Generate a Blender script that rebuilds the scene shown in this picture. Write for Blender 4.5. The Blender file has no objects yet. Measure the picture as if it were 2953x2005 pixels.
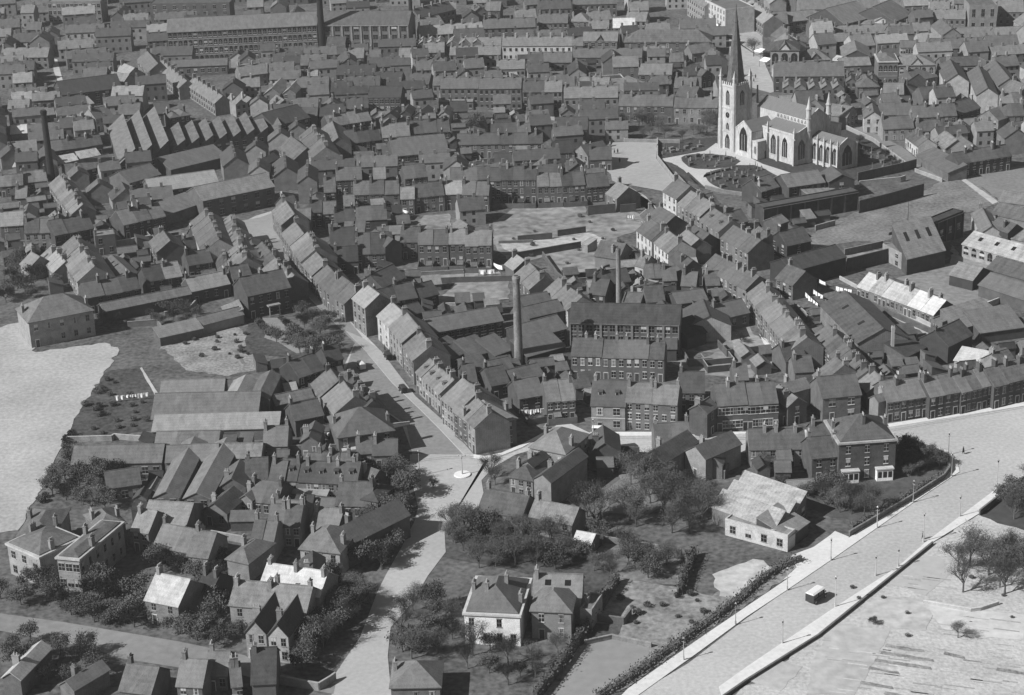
import bpy, bmesh, math, random
from mathutils import Vector, Matrix
from math import radians, sin, cos, tan, pi, sqrt, hypot, atan2
random.seed(7)
sc = bpy.context.scene
COL = sc.collection
# ---------------------------------------------------------------- camera, sky, sun, exposure
IW, IH, FP = 2953.0, 2005.0, 5718.0          # photograph size and focal length in its pixels
PITCH, ROLL, CAMZ = radians(21.7), radians(2.0), 200.0
cam = bpy.data.objects.new('camera', bpy.data.cameras.new('camera')); COL.objects.link(cam)
cam.data.sensor_width = 36; cam.data.lens = 36 * FP / IW
cam.data.clip_start = 1; cam.data.clip_end = 6000
FW = Vector((0, cos(PITCH), -sin(PITCH)))
_u0 = Vector((0, sin(PITCH), cos(PITCH))); _r0 = Vector((1, 0, 0))
RT = _r0 * cos(ROLL) - _u0 * sin(ROLL); UP = _u0 * cos(ROLL) + _r0 * sin(ROLL)
cam.matrix_world = Matrix(((RT.x, UP.x, -FW.x, 0), (RT.y, UP.y, -FW.y, 0), (RT.z, UP.z, -FW.z, CAMZ), (0, 0, 0, 1)))
sc.camera = cam
HAZE = 0.00013
SUN_EL = radians(38); SHX, SHY = 0.90, 0.43    # shadows fall towards +x and a little away from the camera
w = bpy.data.worlds.new('World'); sc.world = w; w.use_nodes = True
nt = w.node_tree; nt.nodes.clear()
sky = nt.nodes.new('ShaderNodeTexSky'); sky.sky_type = 'NISHITA'; sky.sun_disc = False
sky.sun_elevation = SUN_EL; sky.sun_rotation = atan2(-SHX, -SHY); sky.air_density = 1.0; sky.dust_density = 1.0
bwn = nt.nodes.new('ShaderNodeRGBToBW'); bg = nt.nodes.new('ShaderNodeBackground'); bg.inputs[1].default_value = 0.05
wo = nt.nodes.new('ShaderNodeOutputWorld')
nt.links.new(sky.outputs[0], bwn.inputs[0]); nt.links.new(bwn.outputs[0], bg.inputs[0]); nt.links.new(bg.outputs[0], wo.inputs[0])
sl = bpy.data.lights.new('sun', 'SUN'); sl.energy = 5.0; sl.angle = radians(0.6); sl.color = (1, 1, 1)
so = bpy.data.objects.new('sun', sl); COL.objects.link(so)
so.rotation_euler = Vector((SHX * cos(SUN_EL), SHY * cos(SUN_EL), -sin(SUN_EL))).to_track_quat('-Z', 'Y').to_euler()
vs = sc.view_settings; vs.view_transform = 'Standard'; vs.look = 'None'; vs.exposure = 0.30; vs.gamma = 1.0
# ---------------------------------------------------------------- photograph point -> place on the ground (or at height z)
OX = (0, 700, 1400, 2153); OY = (0, 500, 1000, 1465); ZK = 2.905
def at(c, x, y, z=0.0):
    c = str(c)
    if c == 'S': px, py = x, y
    else: px = OX[int(c[1])] + x / ZK; py = OY[int(c[0])] + y / ZK
    d = FW * FP + RT * (px - IW / 2) - UP * (py - IH / 2)
    t = (z - CAMZ) / d.z
    return Vector((d.x * t, d.y * t, z))
# ---------------------------------------------------------------- materials (the photograph is black and white)
MATS = {}
TONE = (0.022, 0.04, 0.062, 0.095, 0.14, 0.21, 0.30, 0.42, 0.66)
def mat(name, tone, rough=0.9, var=0.35, scale=0.7, fine=6.0, rnd=0.3, stretch=(1, 1, 1), bump=0.0, spec=0.3, world=False, patch=0.0):
    if name in MATS: return MATS[name]
    m = bpy.data.materials.new(name); m.use_nodes = True; t = m.node_tree; N = t.nodes; L = t.links
    b = N['Principled BSDF']; b.inputs['Roughness'].default_value = rough
    b.inputs['Specular IOR Level'].default_value = spec
    tc = N.new('ShaderNodeTexCoord'); mp = N.new('ShaderNodeMapping'); mp.inputs['Scale'].default_value = stretch
    L.new(tc.outputs['Object'], mp.inputs[0])
    oi = N.new('ShaderNodeObjectInfo')
    ad = N.new('ShaderNodeVectorMath'); ad.operation = 'MULTIPLY_ADD'; ad.inputs[1].default_value = (0, 0, 0) if world else (37, 91, 53)
    cx = N.new('ShaderNodeCombineXYZ')
    for i in range(3): L.new(oi.outputs['Random'], cx.inputs[i])
    L.new(cx.outputs[0], ad.inputs[0]); L.new(mp.outputs[0], ad.inputs[2])
    n1 = N.new('ShaderNodeTexNoise'); n1.inputs['Scale'].default_value = scale; n1.inputs['Detail'].default_value = 5
    n2 = N.new('ShaderNodeTexNoise'); n2.inputs['Scale'].default_value = fine; n2.inputs['Detail'].default_value = 3
    L.new(ad.outputs[0], n1.inputs['Vector']); L.new(ad.outputs[0], n2.inputs['Vector'])
    def mth(op, a, bb):
        q = N.new('ShaderNodeMath'); q.operation = op
        for i, v in ((0, a), (1, bb)):
            if isinstance(v, (int, float)): q.inputs[i].default_value = v
            else: L.new(v, q.inputs[i])
        return q.outputs[0]
    f = mth('ADD', mth('MULTIPLY', mth('SUBTRACT', n1.outputs[0], 0.5), 2.6 * var), mth('MULTIPLY', mth('SUBTRACT', n2.outputs[0], 0.5), 3.2 * var))
    f = mth('ADD', f, mth('MULTIPLY', mth('SUBTRACT', oi.outputs['Random'], 0.5), 2 * rnd))
    if patch:
        vo = N.new('ShaderNodeTexVoronoi'); vo.inputs['Scale'].default_value = .8; L.new(ad.outputs[0], vo.inputs['Vector'])
        sx = N.new('ShaderNodeSeparateColor'); L.new(vo.outputs['Color'], sx.inputs[0])
        f = mth('ADD', f, mth('MULTIPLY', mth('SUBTRACT', sx.outputs[0], .5), patch))
        wv = N.new('ShaderNodeTexWave'); wv.bands_direction = 'Y'; wv.inputs['Scale'].default_value = .55; wv.inputs['Distortion'].default_value = 1.5; wv.inputs['Detail'].default_value = 2; L.new(mp.outputs[0], wv.inputs['Vector'])
        f = mth('ADD', f, mth('MULTIPLY', mth('SUBTRACT', wv.outputs['Fac'], .5), .10))
    v = mth('MULTIPLY', mth('MAXIMUM', mth('ADD', f, 1.0), 0.15), tone)
    L.new(v, b.inputs['Base Color'])
    if bump:
        bp = N.new('ShaderNodeBump'); bp.inputs['Strength'].default_value = bump; bp.inputs['Distance'].default_value = 0.3
        L.new(n2.outputs[0], bp.inputs['Height']); L.new(bp.outputs[0], b.inputs['Normal'])
    MATS[name] = m; return m
def roofm(k): return mat('roof_slates_%d' % k, TONE[k] * (.70 if k < 7 else .95), rough=0.75, var=0.30, scale=0.45, fine=4.5, rnd=0.26, stretch=(1.6, 0.6, 1), spec=0.25, patch=.22)
def wallm(k): return mat('brick_wall_%d' % k, TONE[k], rough=0.9, var=0.30, scale=0.5, fine=5.0, rnd=0.2, patch=.2)
M_GLASS = mat('window_glass', 0.018, rough=0.25, var=0.2, rnd=0.5, spec=0.5)
M_CURT = mat('lace_curtain', .26, rnd=.5)
M_PALE = mat('painted_sill', 0.42, var=0.15)
M_POT = mat('chimney_pot_clay', 0.34, var=0.2)
M_STONE = mat('church_limestone', 0.42, var=0.34, scale=0.35, fine=2.0, rnd=0.03, stretch=(1, 1, .35))
M_SPIRE = mat('spire_stone', 0.10, var=0.5, scale=0.5, fine=1.8, rnd=0.0, stretch=(1, 1, 0.5))
M_CROOF = mat('church_roof_lead', 0.15, var=0.22, scale=0.8, fine=5, rnd=0.05, stretch=(2.5, 0.3, 1))
M_BRICKS = mat('sooty_brick', 0.05, var=0.3)
M_LEAF = mat('foliage_leaves', 0.075, var=0.6, scale=0.5, fine=3, rnd=0.3)
M_TWIG = mat('bare_twigs', 0.09, var=0.4, rnd=0.3)
M_BARK = mat('tree_bark', 0.09, var=0.3)
M_IRON = mat('dark_iron', 0.05, rough=0.5)
M_CLOTH = mat('white_linen', 0.8, var=0.08, rnd=0.1)
M_GRAVE = mat('gravestone_stone', 0.12, var=0.3, rnd=0.6)
# ---------------------------------------------------------------- object helpers
def tag(o, label=None, cat=None, group=None, kind=None):
    if label: o['label'] = label
    if cat: o['category'] = cat
    if group: o['group'] = group
    if kind: o['kind'] = kind
    return o
def empty(name, loc, rz, label, cat, group=None):
    o = bpy.data.objects.new(name, None); COL.objects.link(o); o.empty_display_size = 0.5
    o.location = loc; o.rotation_euler = (0, 0, rz)
    return tag(o, label, cat, group)
def link(name, me, parent=None, loc=None, rz=0.0):
    o = bpy.data.objects.new(name, me); COL.objects.link(o)
    if parent: o.parent = parent
    if loc is not None: o.location = loc
    if rz: o.rotation_euler = (0, 0, rz)
    return o
class MB:
    """collects shapes, makes one mesh"""
    def __init__(s, k=0.0): s.v = []; s.f = []; s.m = []; s.mats = []; s.k = k
    def mi(s, m):
        if m not in s.mats: s.mats.append(m)
        return s.mats.index(m)
    def face(s, pts, m):
        n = len(s.v); s.v += [(p[0] + s.k * p[1], p[1], p[2]) for p in pts]
        s.f.append(tuple(range(n, n + len(pts)))); s.m.append(s.mi(m))
    def solid(s, vs, fs, m):
        n = len(s.v); s.v += [(p[0] + s.k * p[1], p[1], p[2]) for p in vs]; i = s.mi(m)
        for f in fs: s.f.append(tuple(n + a for a in f)); s.m.append(i)
    def box(s, x0, y0, z0, x1, y1, z1, m):
        s.solid([(x0, y0, z0), (x1, y0, z0), (x1, y1, z0), (x0, y1, z0), (x0, y0, z1), (x1, y0, z1), (x1, y1, z1), (x0, y1, z1)],
                [(0, 3, 2, 1), (4, 5, 6, 7), (0, 1, 5, 4), (1, 2, 6, 5), (2, 3, 7, 6), (3, 0, 4, 7)], m)
    def slab(s, a, b, c, d, t, m):                 # a quad given a thickness downwards
        vs = [a, b, c, d] + [(p[0], p[1], p[2] - t) for p in (a, b, c, d)]
        s.solid(vs, [(0, 1, 2, 3), (7, 6, 5, 4), (0, 4, 5, 1), (1, 5, 6, 2), (2, 6, 7, 3), (3, 7, 4, 0)], m)
    def frus(s, cx, cy, z0, z1, r0, r1, m, n=8, ph=0.0, cap=True):
        vs = [(cx + r0 * cos(ph + 2 * pi * i / n), cy + r0 * sin(ph + 2 * pi * i / n), z0) for i in range(n)]
        vs += [(cx + r1 * cos(ph + 2 * pi * i / n), cy + r1 * sin(ph + 2 * pi * i / n), z1) for i in range(n)]
        fs = [(i, (i + 1) % n, n + (i + 1) % n, n + i) for i in range(n)]
        if cap: fs.append(tuple(range(n, 2 * n)))
        s.solid(vs, fs, m)
    def tube(s, p, q, r0, r1, m, n=5):
        p = Vector(p); q = Vector(q); d = q - p
        if d.length < 1e-6: return
        d.normalize(); a = d.orthogonal().normalized(); b = d.cross(a)
        vs = [tuple(p + (a * cos(2 * pi * i / n) + b * sin(2 * pi * i / n)) * r0) for i in range(n)]
        vs += [tuple(q + (a * cos(2 * pi * i / n) + b * sin(2 * pi * i / n)) * r1) for i in range(n)]
        s.solid(vs, [(i, (i + 1) % n, n + (i + 1) % n, n + i) for i in range(n)] + [tuple(range(n - 1, -1, -1)), tuple(range(n, 2 * n))], m)
    def mesh(s, name):
        me = bpy.data.meshes.new(name); me.from_pydata(s.v, [], s.f)
        for m in s.mats: me.materials.append(m)
        me.polygons.foreach_set('material_index', s.m); me.update(); return me
    def build(s, name, parent=None, loc=None, rz=0.0): return link(name, s.mesh(name), parent, loc, rz)
MASS_Y = 1e9
FAR = MB()
def add_mass(org, rz, wall, rf, L, W, h, top, cols, fl, wt, nch):
    M4 = Matrix.Translation(org) @ Matrix.Rotation(rz, 4, 'Z')
    for me in (wall, rf):
        n0 = len(FAR.v); FAR.v += [tuple(M4 @ v.co) for v in me.vertices]
        for p in me.polygons: FAR.f.append(tuple(n0 + i for i in p.vertices)); FAR.m.append(FAR.mi(me.materials[p.material_index]))
    def bx(x0, y0, z0, x1, y1, z1, m):
        q = [M4 @ Vector(v) for v in ((x0, y0, z0), (x1, y0, z0), (x1, y1, z0), (x0, y1, z0), (x0, y0, z1), (x1, y0, z1), (x1, y1, z1), (x0, y1, z1))]
        FAR.solid([tuple(v) for v in q], [(4, 5, 6, 7), (0, 1, 5, 4), (1, 2, 6, 5), (2, 3, 7, 6), (3, 0, 4, 7)], m)
    if nch: bx(.3, top[0] - .6, top[1] - .6, .95, top[0] + .6, top[1] + 1.8, wallm(min(6, wt + 1)))
    for f in range(fl):
        for q in range(cols):
            x = L * (q + .5) / cols; z = f * h / fl + h / fl * .25; bx(x - .5, -.05, z, x + .5, .05, z + 1.4, M_GLASS); bx(x - .55, -.1, z - .16, x + .55, .05, z - .005, M_PALE)
ORD = ('zeroth first second third fourth fifth sixth seventh eighth ninth tenth eleventh twelfth').split()
# ---------------------------------------------------------------- shared small meshes
def win_mesh(w_, h_, tone, arch=False, bars=1, blind=0):
    key = ('win', round(w_, 1), round(h_, 1), tone, arch, bars, blind)
    if key in MATS: return MATS[key]
    b = MB(); fm = mat('window_frame_%d' % tone, (0.12, 0.28, 0.5)[tone], var=0.15)
    W = w_ / 2
    b.box(-W, -0.02, 0, W, 0.10, h_, M_GLASS)
    if blind == 1: b.box(-W, -.035, h_ * .55, W, -.021, h_, mat('window_blind', .34, rnd=.5))
    elif blind == 2: b.box(-W, -.035, 0, -W * .45, -.021, h_, M_CURT); b.box(W * .45, -.035, 0, W, -.021, h_, M_CURT)
    if arch:
        b.solid([(-W, -0.02, h_), (W, -0.02, h_), (W * .75, -0.02, h_ + W * .7), (0, -0.02, h_ + W), (-W * .75, -0.02, h_ + W * .7)], [(0, 1, 2, 3, 4)], M_GLASS)
    b.box(-W - .10, -0.12, -0.18, W + .10, 0.10, -0.01, fm)                   # sill
    if not arch: b.box(-W - .06, -0.09, h_ + .01, W + .06, 0.10, h_ + .2, fm)    # lintel
    b.box(-W, -0.05, h_ * .5 - .03, W, -0.025, h_ * .5 + .04, fm)
    b.box(-.03, -0.055, 0, .03, -0.03, h_, fm) if bars else None
    MATS[key] = b.mesh('window'); return MATS[key]
def door_mesh():
    if 'door' not in MATS:
        b = MB(); b.box(-.5, -.04, 0, .5, .1, 2.0, mat('door_paint', 0.05, rnd=0.6)); b.box(-.62, -.07, 0, -.51, .1, 2.1, M_PALE); b.box(.51, -.07, 0, .62, .1, 2.1, M_PALE)
        b.box(-.62, -.09, 2.11, .62, .1, 2.3, M_PALE); MATS['door'] = b.mesh('door')
    return MATS['door']
def chim_mesh(tone, hh, pots, wx=0.95, wy=0.55):
    key = ('ch', tone, round(hh, 1), pots, wx, wy)
    if key not in MATS:
        b = MB(); m = wallm(tone)
        b.box(-wx / 2, -wy / 2, -1.3, wx / 2, wy / 2, hh, m); b.box(-wx / 2 - .08, -wy / 2 - .08, hh + .003, wx / 2 + .08, wy / 2 + .08, hh + .18, m)
        for i in range(pots):
            x = (i - (pots - 1) / 2) * (wx * .85 / max(pots, 1)); b.frus(x, 0, hh + .18, hh + .75, .15, .11, M_POT, 6)
        MATS[key] = b.mesh('chimney')
    return MATS[key]
# ---------------------------------------------------------------- the building maker
CATS = {'terraced_house': 'terraced house', 'house': 'house', 'mill': 'mill', 'factory': 'factory', 'workshop': 'workshop', 'warehouse': 'warehouse',
        'shed': 'shed', 'villa': 'villa', 'school': 'school', 'shop': 'shop', 'public_house': 'pub', 'hall': 'hall', 'cottage': 'cottage',
        'outbuilding': 'outbuilding', 'greenhouse': 'greenhouse', 'town_hall': 'town hall', 'guildhall': 'guildhall', 'almshouse': 'almshouse'}
FOOT = []          # footprints (world quads) used to keep filler off
def unit_meshes(L, W, h, roof, rt, wt, pitch, single, k, par):
    """meshes of one unit in local space: x 0..L along the street, y 0..W away, z up"""
    wm, rm = wallm(wt), roofm(rt)
    wb, rb = MB(k), MB(k); rise = tan(radians(pitch)); ov = 0.3; oe = 0.25 if single else 0.0; T = 0.16
    if roof in 'gm':
        yr = W / 2 if roof == 'g' else W
        zr = h + yr * rise * (1 if roof == 'g' else .6); sl = (zr - h) / yr
        wb.solid([(0, 0, 0), (L, 0, 0), (L, W, 0), (0, W, 0), (0, 0, h), (L, 0, h), (L, W, h if roof == 'g' else zr), (0, W, h if roof == 'g' else zr), (0, yr, zr), (L, yr, zr)],
                 [(0, 1, 5, 4), (2, 3, 7, 6), (1, 2, 6, 9, 5), (3, 0, 4, 8, 7), (4, 5, 9, 8)] + ([(8, 9, 6, 7)] if roof == 'g' else []), wm)
        z0 = h - ov * sl + T + .02; z1 = zr + T + .02
        rb.slab((-oe, -ov, z0), (L + oe, -ov, z0), (L + oe, yr, z1), (-oe, yr, z1), T, rm)
        if roof == 'g':
            rb.slab((-oe, yr, z1), (L + oe, yr, z1), (L + oe, W + ov, z0), (-oe, W + ov, z0), T, rm)
            rb.box(-oe, yr - .12, z1 - .05, L + oe, yr + .12, z1 + .10, rm)
        top = (yr, zr)
    elif roof == 'x':
        xr = L / 2; zr = h + xr * rise; sl = rise
        wb.solid([(0, 0, 0), (L, 0, 0), (L, W, 0), (0, W, 0), (0, 0, h), (L, 0, h), (L, W, h), (0, W, h), (xr, 0, zr), (xr, W, zr)],
                 [(0, 1, 5, 8, 4), (1, 2, 6, 5), (2, 3, 7, 9, 6), (3, 0, 4, 7), (4, 8, 9, 7), (8, 5, 6, 9)], wm)
        z0 = h - ov * sl + T + .02; z1 = zr + T + .02; a = ov if single else 0
        if not single: z0 = h + T + .02
        rb.slab((-a, -.25, z0), (xr, -.25, z1), (xr, W + .25, z1), (-a, W + .25, z0), T, rm)
        rb.slab((xr, -.25, z1), (L + a, -.25, z0), (L + a, W + .25, z0), (xr, W + .25, z1), T, rm)
        top = (W / 2, zr)
    elif roof == 'h':
        wb.box(0, 0, 0, L, W, h, wm); m_ = min(L, W) / 2; zr = h + m_ * rise; o = .4
        zb = h - .05
        if par:
            wb.box(-.35, -.35, h + .004, L + .35, W + .35, h + .45, wallm(7)); o = -.3; zb = h + .46
        if L >= W: r = [(m_, W / 2, zr), (L - m_, W / 2, zr)]
        else: r = [(L / 2, m_, zr), (L / 2, W - m_, zr)]
        vs = [(-o, -o, zb), (L + o, -o, zb), (L + o, W + o, zb), (-o, W + o, zb)] + r + [(-o, -o, zb + .2), (L + o, -o, zb + .2), (L + o, W + o, zb + .2), (-o, W + o, zb + .2)]
        fs = [(0, 3, 2, 1), (0, 1, 7, 6), (1, 2, 8, 7), (2, 3, 9, 8), (3, 0, 6, 9)]
        fs += [(6, 7, 5, 4), (8, 9, 4, 5), (7, 8, 5), (9, 6, 4)] if L >= W else [(6, 7, 4), (8, 9, 5), (7, 8, 5, 4), (9, 6, 4, 5)]
        rb.solid(vs, fs, rm); top = (W / 2, zr)
    elif roof == 'f':
        wb.box(0, 0, 0, L, W, h, wm)
        for q in ((0, 0, L, .3), (0, W - .3, L, W), (0, .303, .3, W - .303), (L - .3, .303, L, W - .303)): wb.box(q[0], q[1], h + .003, q[2], q[3], h + .5, wallm(7) if par else wm)
        rb.box(.31, .31, h + .01, L - .31, W - .31, h + .2, rm); top = (W / 2, h)
    elif roof == 's':
        n = max(2, int(round(L / par))) if par else 3; st = L / n; th = st * (.62 if rt < 6 else .4)
        wb.box(0, 0, 0, L, W, h, wm)
        for i in range(n):
            x0, x1 = i * st, (i + 1) * st
            wb.solid([(x0, 0, h), (x1, 0, h), (x1, 0, h + th), (x0, W, h), (x1, W, h), (x1, W, h + th)], [(0, 1, 2), (4, 3, 5), (1, 4, 5, 2)], wm)
            rb.slab((x0 - .05, -.2, h + .18), (x1 + .12, -.2, h + th + .2), (x1 + .12, W + .2, h + th + .2), (x0 - .05, W + .2, h + .18), .15, rm)
            for j in range(int(W / 3)):
                rb.box(x1 - .02, j * 3 + .4, h + .5, x1 + .05, j * 3 + 2.6, h + th - .2, M_GLASS)
        top = (W / 2, h + th)
    return wb.mesh('wall'), rb.mesh('roof'), top
def house(c, xa, ya, xb, yb, h, W, n, roof, rt, wt, opts, text, idx=[0]):
    """one row of n units whose near eaves run between two photograph points"""
    O = {}
    for t_ in opts.split():
        if '=' in t_: a, b_ = t_.split('='); O[a] = b_
        else: O[t_[0]] = t_[1:] if len(t_) > 1 else '1'
    A = at(c, xa, ya, h); B = at(c, xb, yb, h); d = B - A; Lt = hypot(d.x, d.y); rz = atan2(d.y, d.x)
    ex = Vector((cos(rz), sin(rz), 0)); ey = Vector((-sin(rz), cos(rz), 0)); k = 0.0
    if 'D' in O:
        q = [float(v) for v in O['D'].split(',')]; D = at(c, q[0], q[1], h) - A; W = max(3.0, D.dot(ey)); k = D.dot(ex) / W
        k = max(-.8, min(.8, k))
    if n > 1 and Lt / n > 6.9: n = min(12, int(round(Lt / 5.7)))
    W = float(W); L = Lt / n; name = O.get('k', 'terraced_house' if n > 1 else 'house'); small = name in ('shed', 'outbuilding', 'greenhouse')
    works = name in ('mill', 'factory', 'workshop', 'warehouse', 'school', 'hall', 'shed', 'outbuilding', 'greenhouse', 'town_hall', 'works', 'chapel', 'market_hall', 'tower_building', 'library', 'guildhall')
    pitch = float(O.get('P', 26 if works else 35)); single = n == 1
    par = float(O.get('T', 0)) if roof == 's' else ('q' in O)
    massed = n > 1 and name == 'terraced_house' and A.y > MASS_Y
    wall, rf, top = unit_meshes(L, W, h, roof, rt, wt, pitch, single, k, par)
    fl = int(O.get('f', max(1, round(h / 2.75)))); cols = int(O.get('w', 0 if small else (2 if not single else max(2, round(L / 3.2)))))
    nch = int(O.get('c', 0 if works else 1)); tone = int(O.get('t', 1)); fh = h / fl
    ww = float(O.get('W', 1.0 if not works else 1.4)); wh = min(fh * .56, 1.7 if 'H' not in O else float(O['H']))
    FOOT.append([A, B, B + ey * W + ex * k * W, A + ey * W + ex * k * W])
    for i in range(n):
        org = A + ex * (L * i); org.z = 0
        if n == 1: lab = text
        elif n == 2: lab = ('left' if i == 0 else 'right') + ' one of two ' + text
        else:
            s = 'leftmost' if i == 0 else ('rightmost' if i == n - 1 else (ORD[i + 1] + ' from left'))
            lab = s + ' of ' + text
        if massed: add_mass(org, rz, wall, rf, L, W, h, top, cols, fl, wt, nch); continue
        e = empty(name, org, rz, lab, CATS.get(name, name.replace('_', ' ')), ('' + text) if n > 1 else None)
        if n > 1: e.scale.z = 1 + random.uniform(-.022, .022)
        link('wall', wall, e); r = link('roof', rf, e)
        # chimneys ride on the roof
        for j in range(nch):
            fx = (0.0 if j == 0 else 1.0) if nch < 3 else j / (nch - 1)
            if n > 1 and nch == 1: fx = (1.0 if i % 2 == 0 and i < n - 1 else .5) if n > 2 else (0 if i == 0 else 1)
            x = .5 + fx * (L - 1.0)
            if roof == 'x': x = L * (.5 + (.28 if j % 2 else -.28)); y = W * (.35 + .3 * (j // 2)); z = top[1] - .28 * L * tan(radians(pitch))
            elif roof == 'h': y = W * (.35 if j % 2 else .6); z = h + min(x, L - x, y) * .6
            elif roof == 'f': y = W / 2; z = h
            else: y = top[0] + random.choice((-.5, .4)); z = top[1] - .4
            cm = chim_mesh(int(O.get('C', min(5, wt + random.choice((0, 1, 1, 2))))), random.choice((1.5, 1.9)) if roof != 'h' else 2.2, random.choice((2, 3, 4)), random.choice((1.1, 1.5)), .7)
            link('chimney', cm, r, (x + k * y, y, z), pi / 2 if roof != 'x' else 0)
        # openings of the near front
        if roof == 'm' and small: cols_ = 0
        else: cols_ = cols
        dr = 0 if works or cols_ == 0 else 1
        wms = [win_mesh(ww, wh, tone, 'a' in O, 0 if ww < .9 else 1, q) for q in ((0, 0, 0, 1, 2) if not works else (0, 0, 0, 0, 1))]
        for f in range(fl):
            for q in range(cols_):
                x = L * (q + .5) / cols_
                if dr and f == 0 and q == (i % 2) * (cols_ - 1) and 's' not in O:
                    link('door', door_mesh(), e, (x, 0, 0)); continue
                if random.random() < .06 and not works: continue
                link('window', random.choice(wms), e, (x, 0, f * fh + (fh - wh) * (.55 if not works else .5)))
        ec = int(O.get('e', 0))
        for side in ('E', 'e'):
            if side in O and (single or (side == 'e' and i == n - 1) or (side == 'E' and i == 0)):
                for f in range(fl):
                    for q in range(int(O[side])):
                        y = W * (q + .5) / int(O[side])
                        link('window', random.choice(wms), e, ((L if side == 'e' else 0) + k * y, y, f * fh + (fh - wh) * .5), pi / 2 if side == 'e' else -pi / 2)
        if 'g' in O:              # front gablets
            gn = int(O['g'])
            for q in range(gn):
                cx = L * (q + .5) / gn; hw = min(1.7, L / gn * .42) * (1 if roof != 'h' else 1.5); gb = MB(); zz = h + hw * 1.1; dep = min(W * .45, hw * 1.1 / tan(radians(pitch)) + .3)
                gb.solid([(cx - hw, -.12, h - .3), (cx + hw, -.12, h - .3), (cx, -.12, zz)], [(0, 1, 2)], wallm(min(8, wt + (2 if 'p' in O else 0))))
                gb.slab((cx - hw - .2, -.4, h + .0), (cx, -.4, zz + .22), (cx, dep, zz + .22), (cx - hw - .2, dep * .3, h + .2), .14, roofm(rt))
                gb.slab((cx, -.4, zz + .22), (cx + hw + .2, -.4, h + .0), (cx + hw + .2, dep * .3, h + .2), (cx, dep, zz + .22), .14, roofm(rt))
                gb.build('gable', e)
        if 'd' in O:              # dormers
            dn = int(O['d'])
            for q in range(dn):
                x = L * (q + .5) / dn; y = W * .2; z = h + y * tan(radians(pitch)); db = MB()
                db.box(x - .5, y, z - .3, x + .5, y + 1.6, z + 1.0, wallm(6)); db.box(x - .35, y - .03, z + .1, x + .35, y - .005, z + .8, M_GLASS); db.box(x - .65, y - .2, z + 1.003, x + .65, y + 1.9, z + 1.12, roofm(rt))
                db.build('dormer', e)
        if 'l' in O:              # skylights
            for q in range(int(O['l'])):
                x = L * (q + .7) / (int(O['l']) + .4); s_ = (top[1] - h) / top[0]; y0, y1 = top[0] * .45, top[0] * .7; sb = MB(k)
                sb.slab((x - .6, y0, h + y0 * s_ + .27), (x + .6, y0, h + y0 * s_ + .27), (x + .6, y1, h + y1 * s_ + .27), (x - .6, y1, h + y1 * s_ + .27), .1, M_GLASS)
                sb.build('skylight', r)
        if 'b' in O:              # pilasters or buttresses
            nb = int(O['b']); pb = MB()
            for q in range(nb + 1):
                x = L * q / nb; pb.box(max(0, x - .3), -.32, 0, min(L, x + .3), -.003, h * .97, wallm(min(8, wt + 1)))
            pb.box(0, -.40, h * .974, L, -.003, h - .02, wallm(min(8, wt + 1)))
            pb.build('pilasters', e)
        if 'z' in O:              # string courses
            pb = MB()
            for f in range(1, fl): pb.box(0, -.10, f * fh - .12, L, -.003, f * fh + .08, wallm(min(8, wt + 2)))
            pb.build('string_course', e)
        if 'v' in O:              # bay windows and porch with pale frames
            for x in (L * .2, L * .8):
                pb = MB()
                pb.box(x - 1.9, -1.3, 0, x + 1.9, -.003, 2.9, wallm(8)); pb.box(x - 2.1, -1.5, 2.903, x + 2.1, -.003, 3.2, wallm(7)); [pb.box(x + u - .45, -1.34, .9, x + u + .45, -1.303, 2.4, M_GLASS) for u in (-1.2, 0, 1.2)]
                pb.build('bay_window', e)
        if 'o' in O:              # pillared porch
            pb = MB(); x = L * .55
            for s_ in (-1.5, 1.5): pb.frus(x + s_, -1.7, 0, 3.0, .2, .17, wallm(6), 8)
            pb.box(x - 1.9, -2.0, 3.003, x + 1.9, -.003, 3.4, wallm(6)); pb.build('porch', e)
        if 'y' in O:              # yard walls and privy towards the camera
            yl = float(O['y']); pb = MB(); wy = wallm(3)
            pb.box(.0, -yl, 0, .22, -.01, 1.7, wy)
            if i == n - 1: pb.box(L - .22, -yl, 0, L, -.01, 1.7, wy)
            pb.box(.23, -yl, 0, L - (.23 if i == n - 1 else 0), -yl + .22, 1.7, wy)
            pb.build('yard_wall', e)
            if i % 2 == 0:
                ob = MB(); x0 = L - 2.0; y0 = -yl + .3
                ob.box(x0, y0, 0, x0 + 1.7, y0 + 2.0, 2.1, wallm(2)); ob.slab((x0 - .1, y0 - .15, 2.12), (x0 + 1.8, y0 - .15, 2.12), (x0 + 1.8, y0 + 2.15, 2.75), (x0 - .1, y0 + 2.15, 2.75), .1, roofm(rt)); ob.build('privy', e)
    return None
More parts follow.
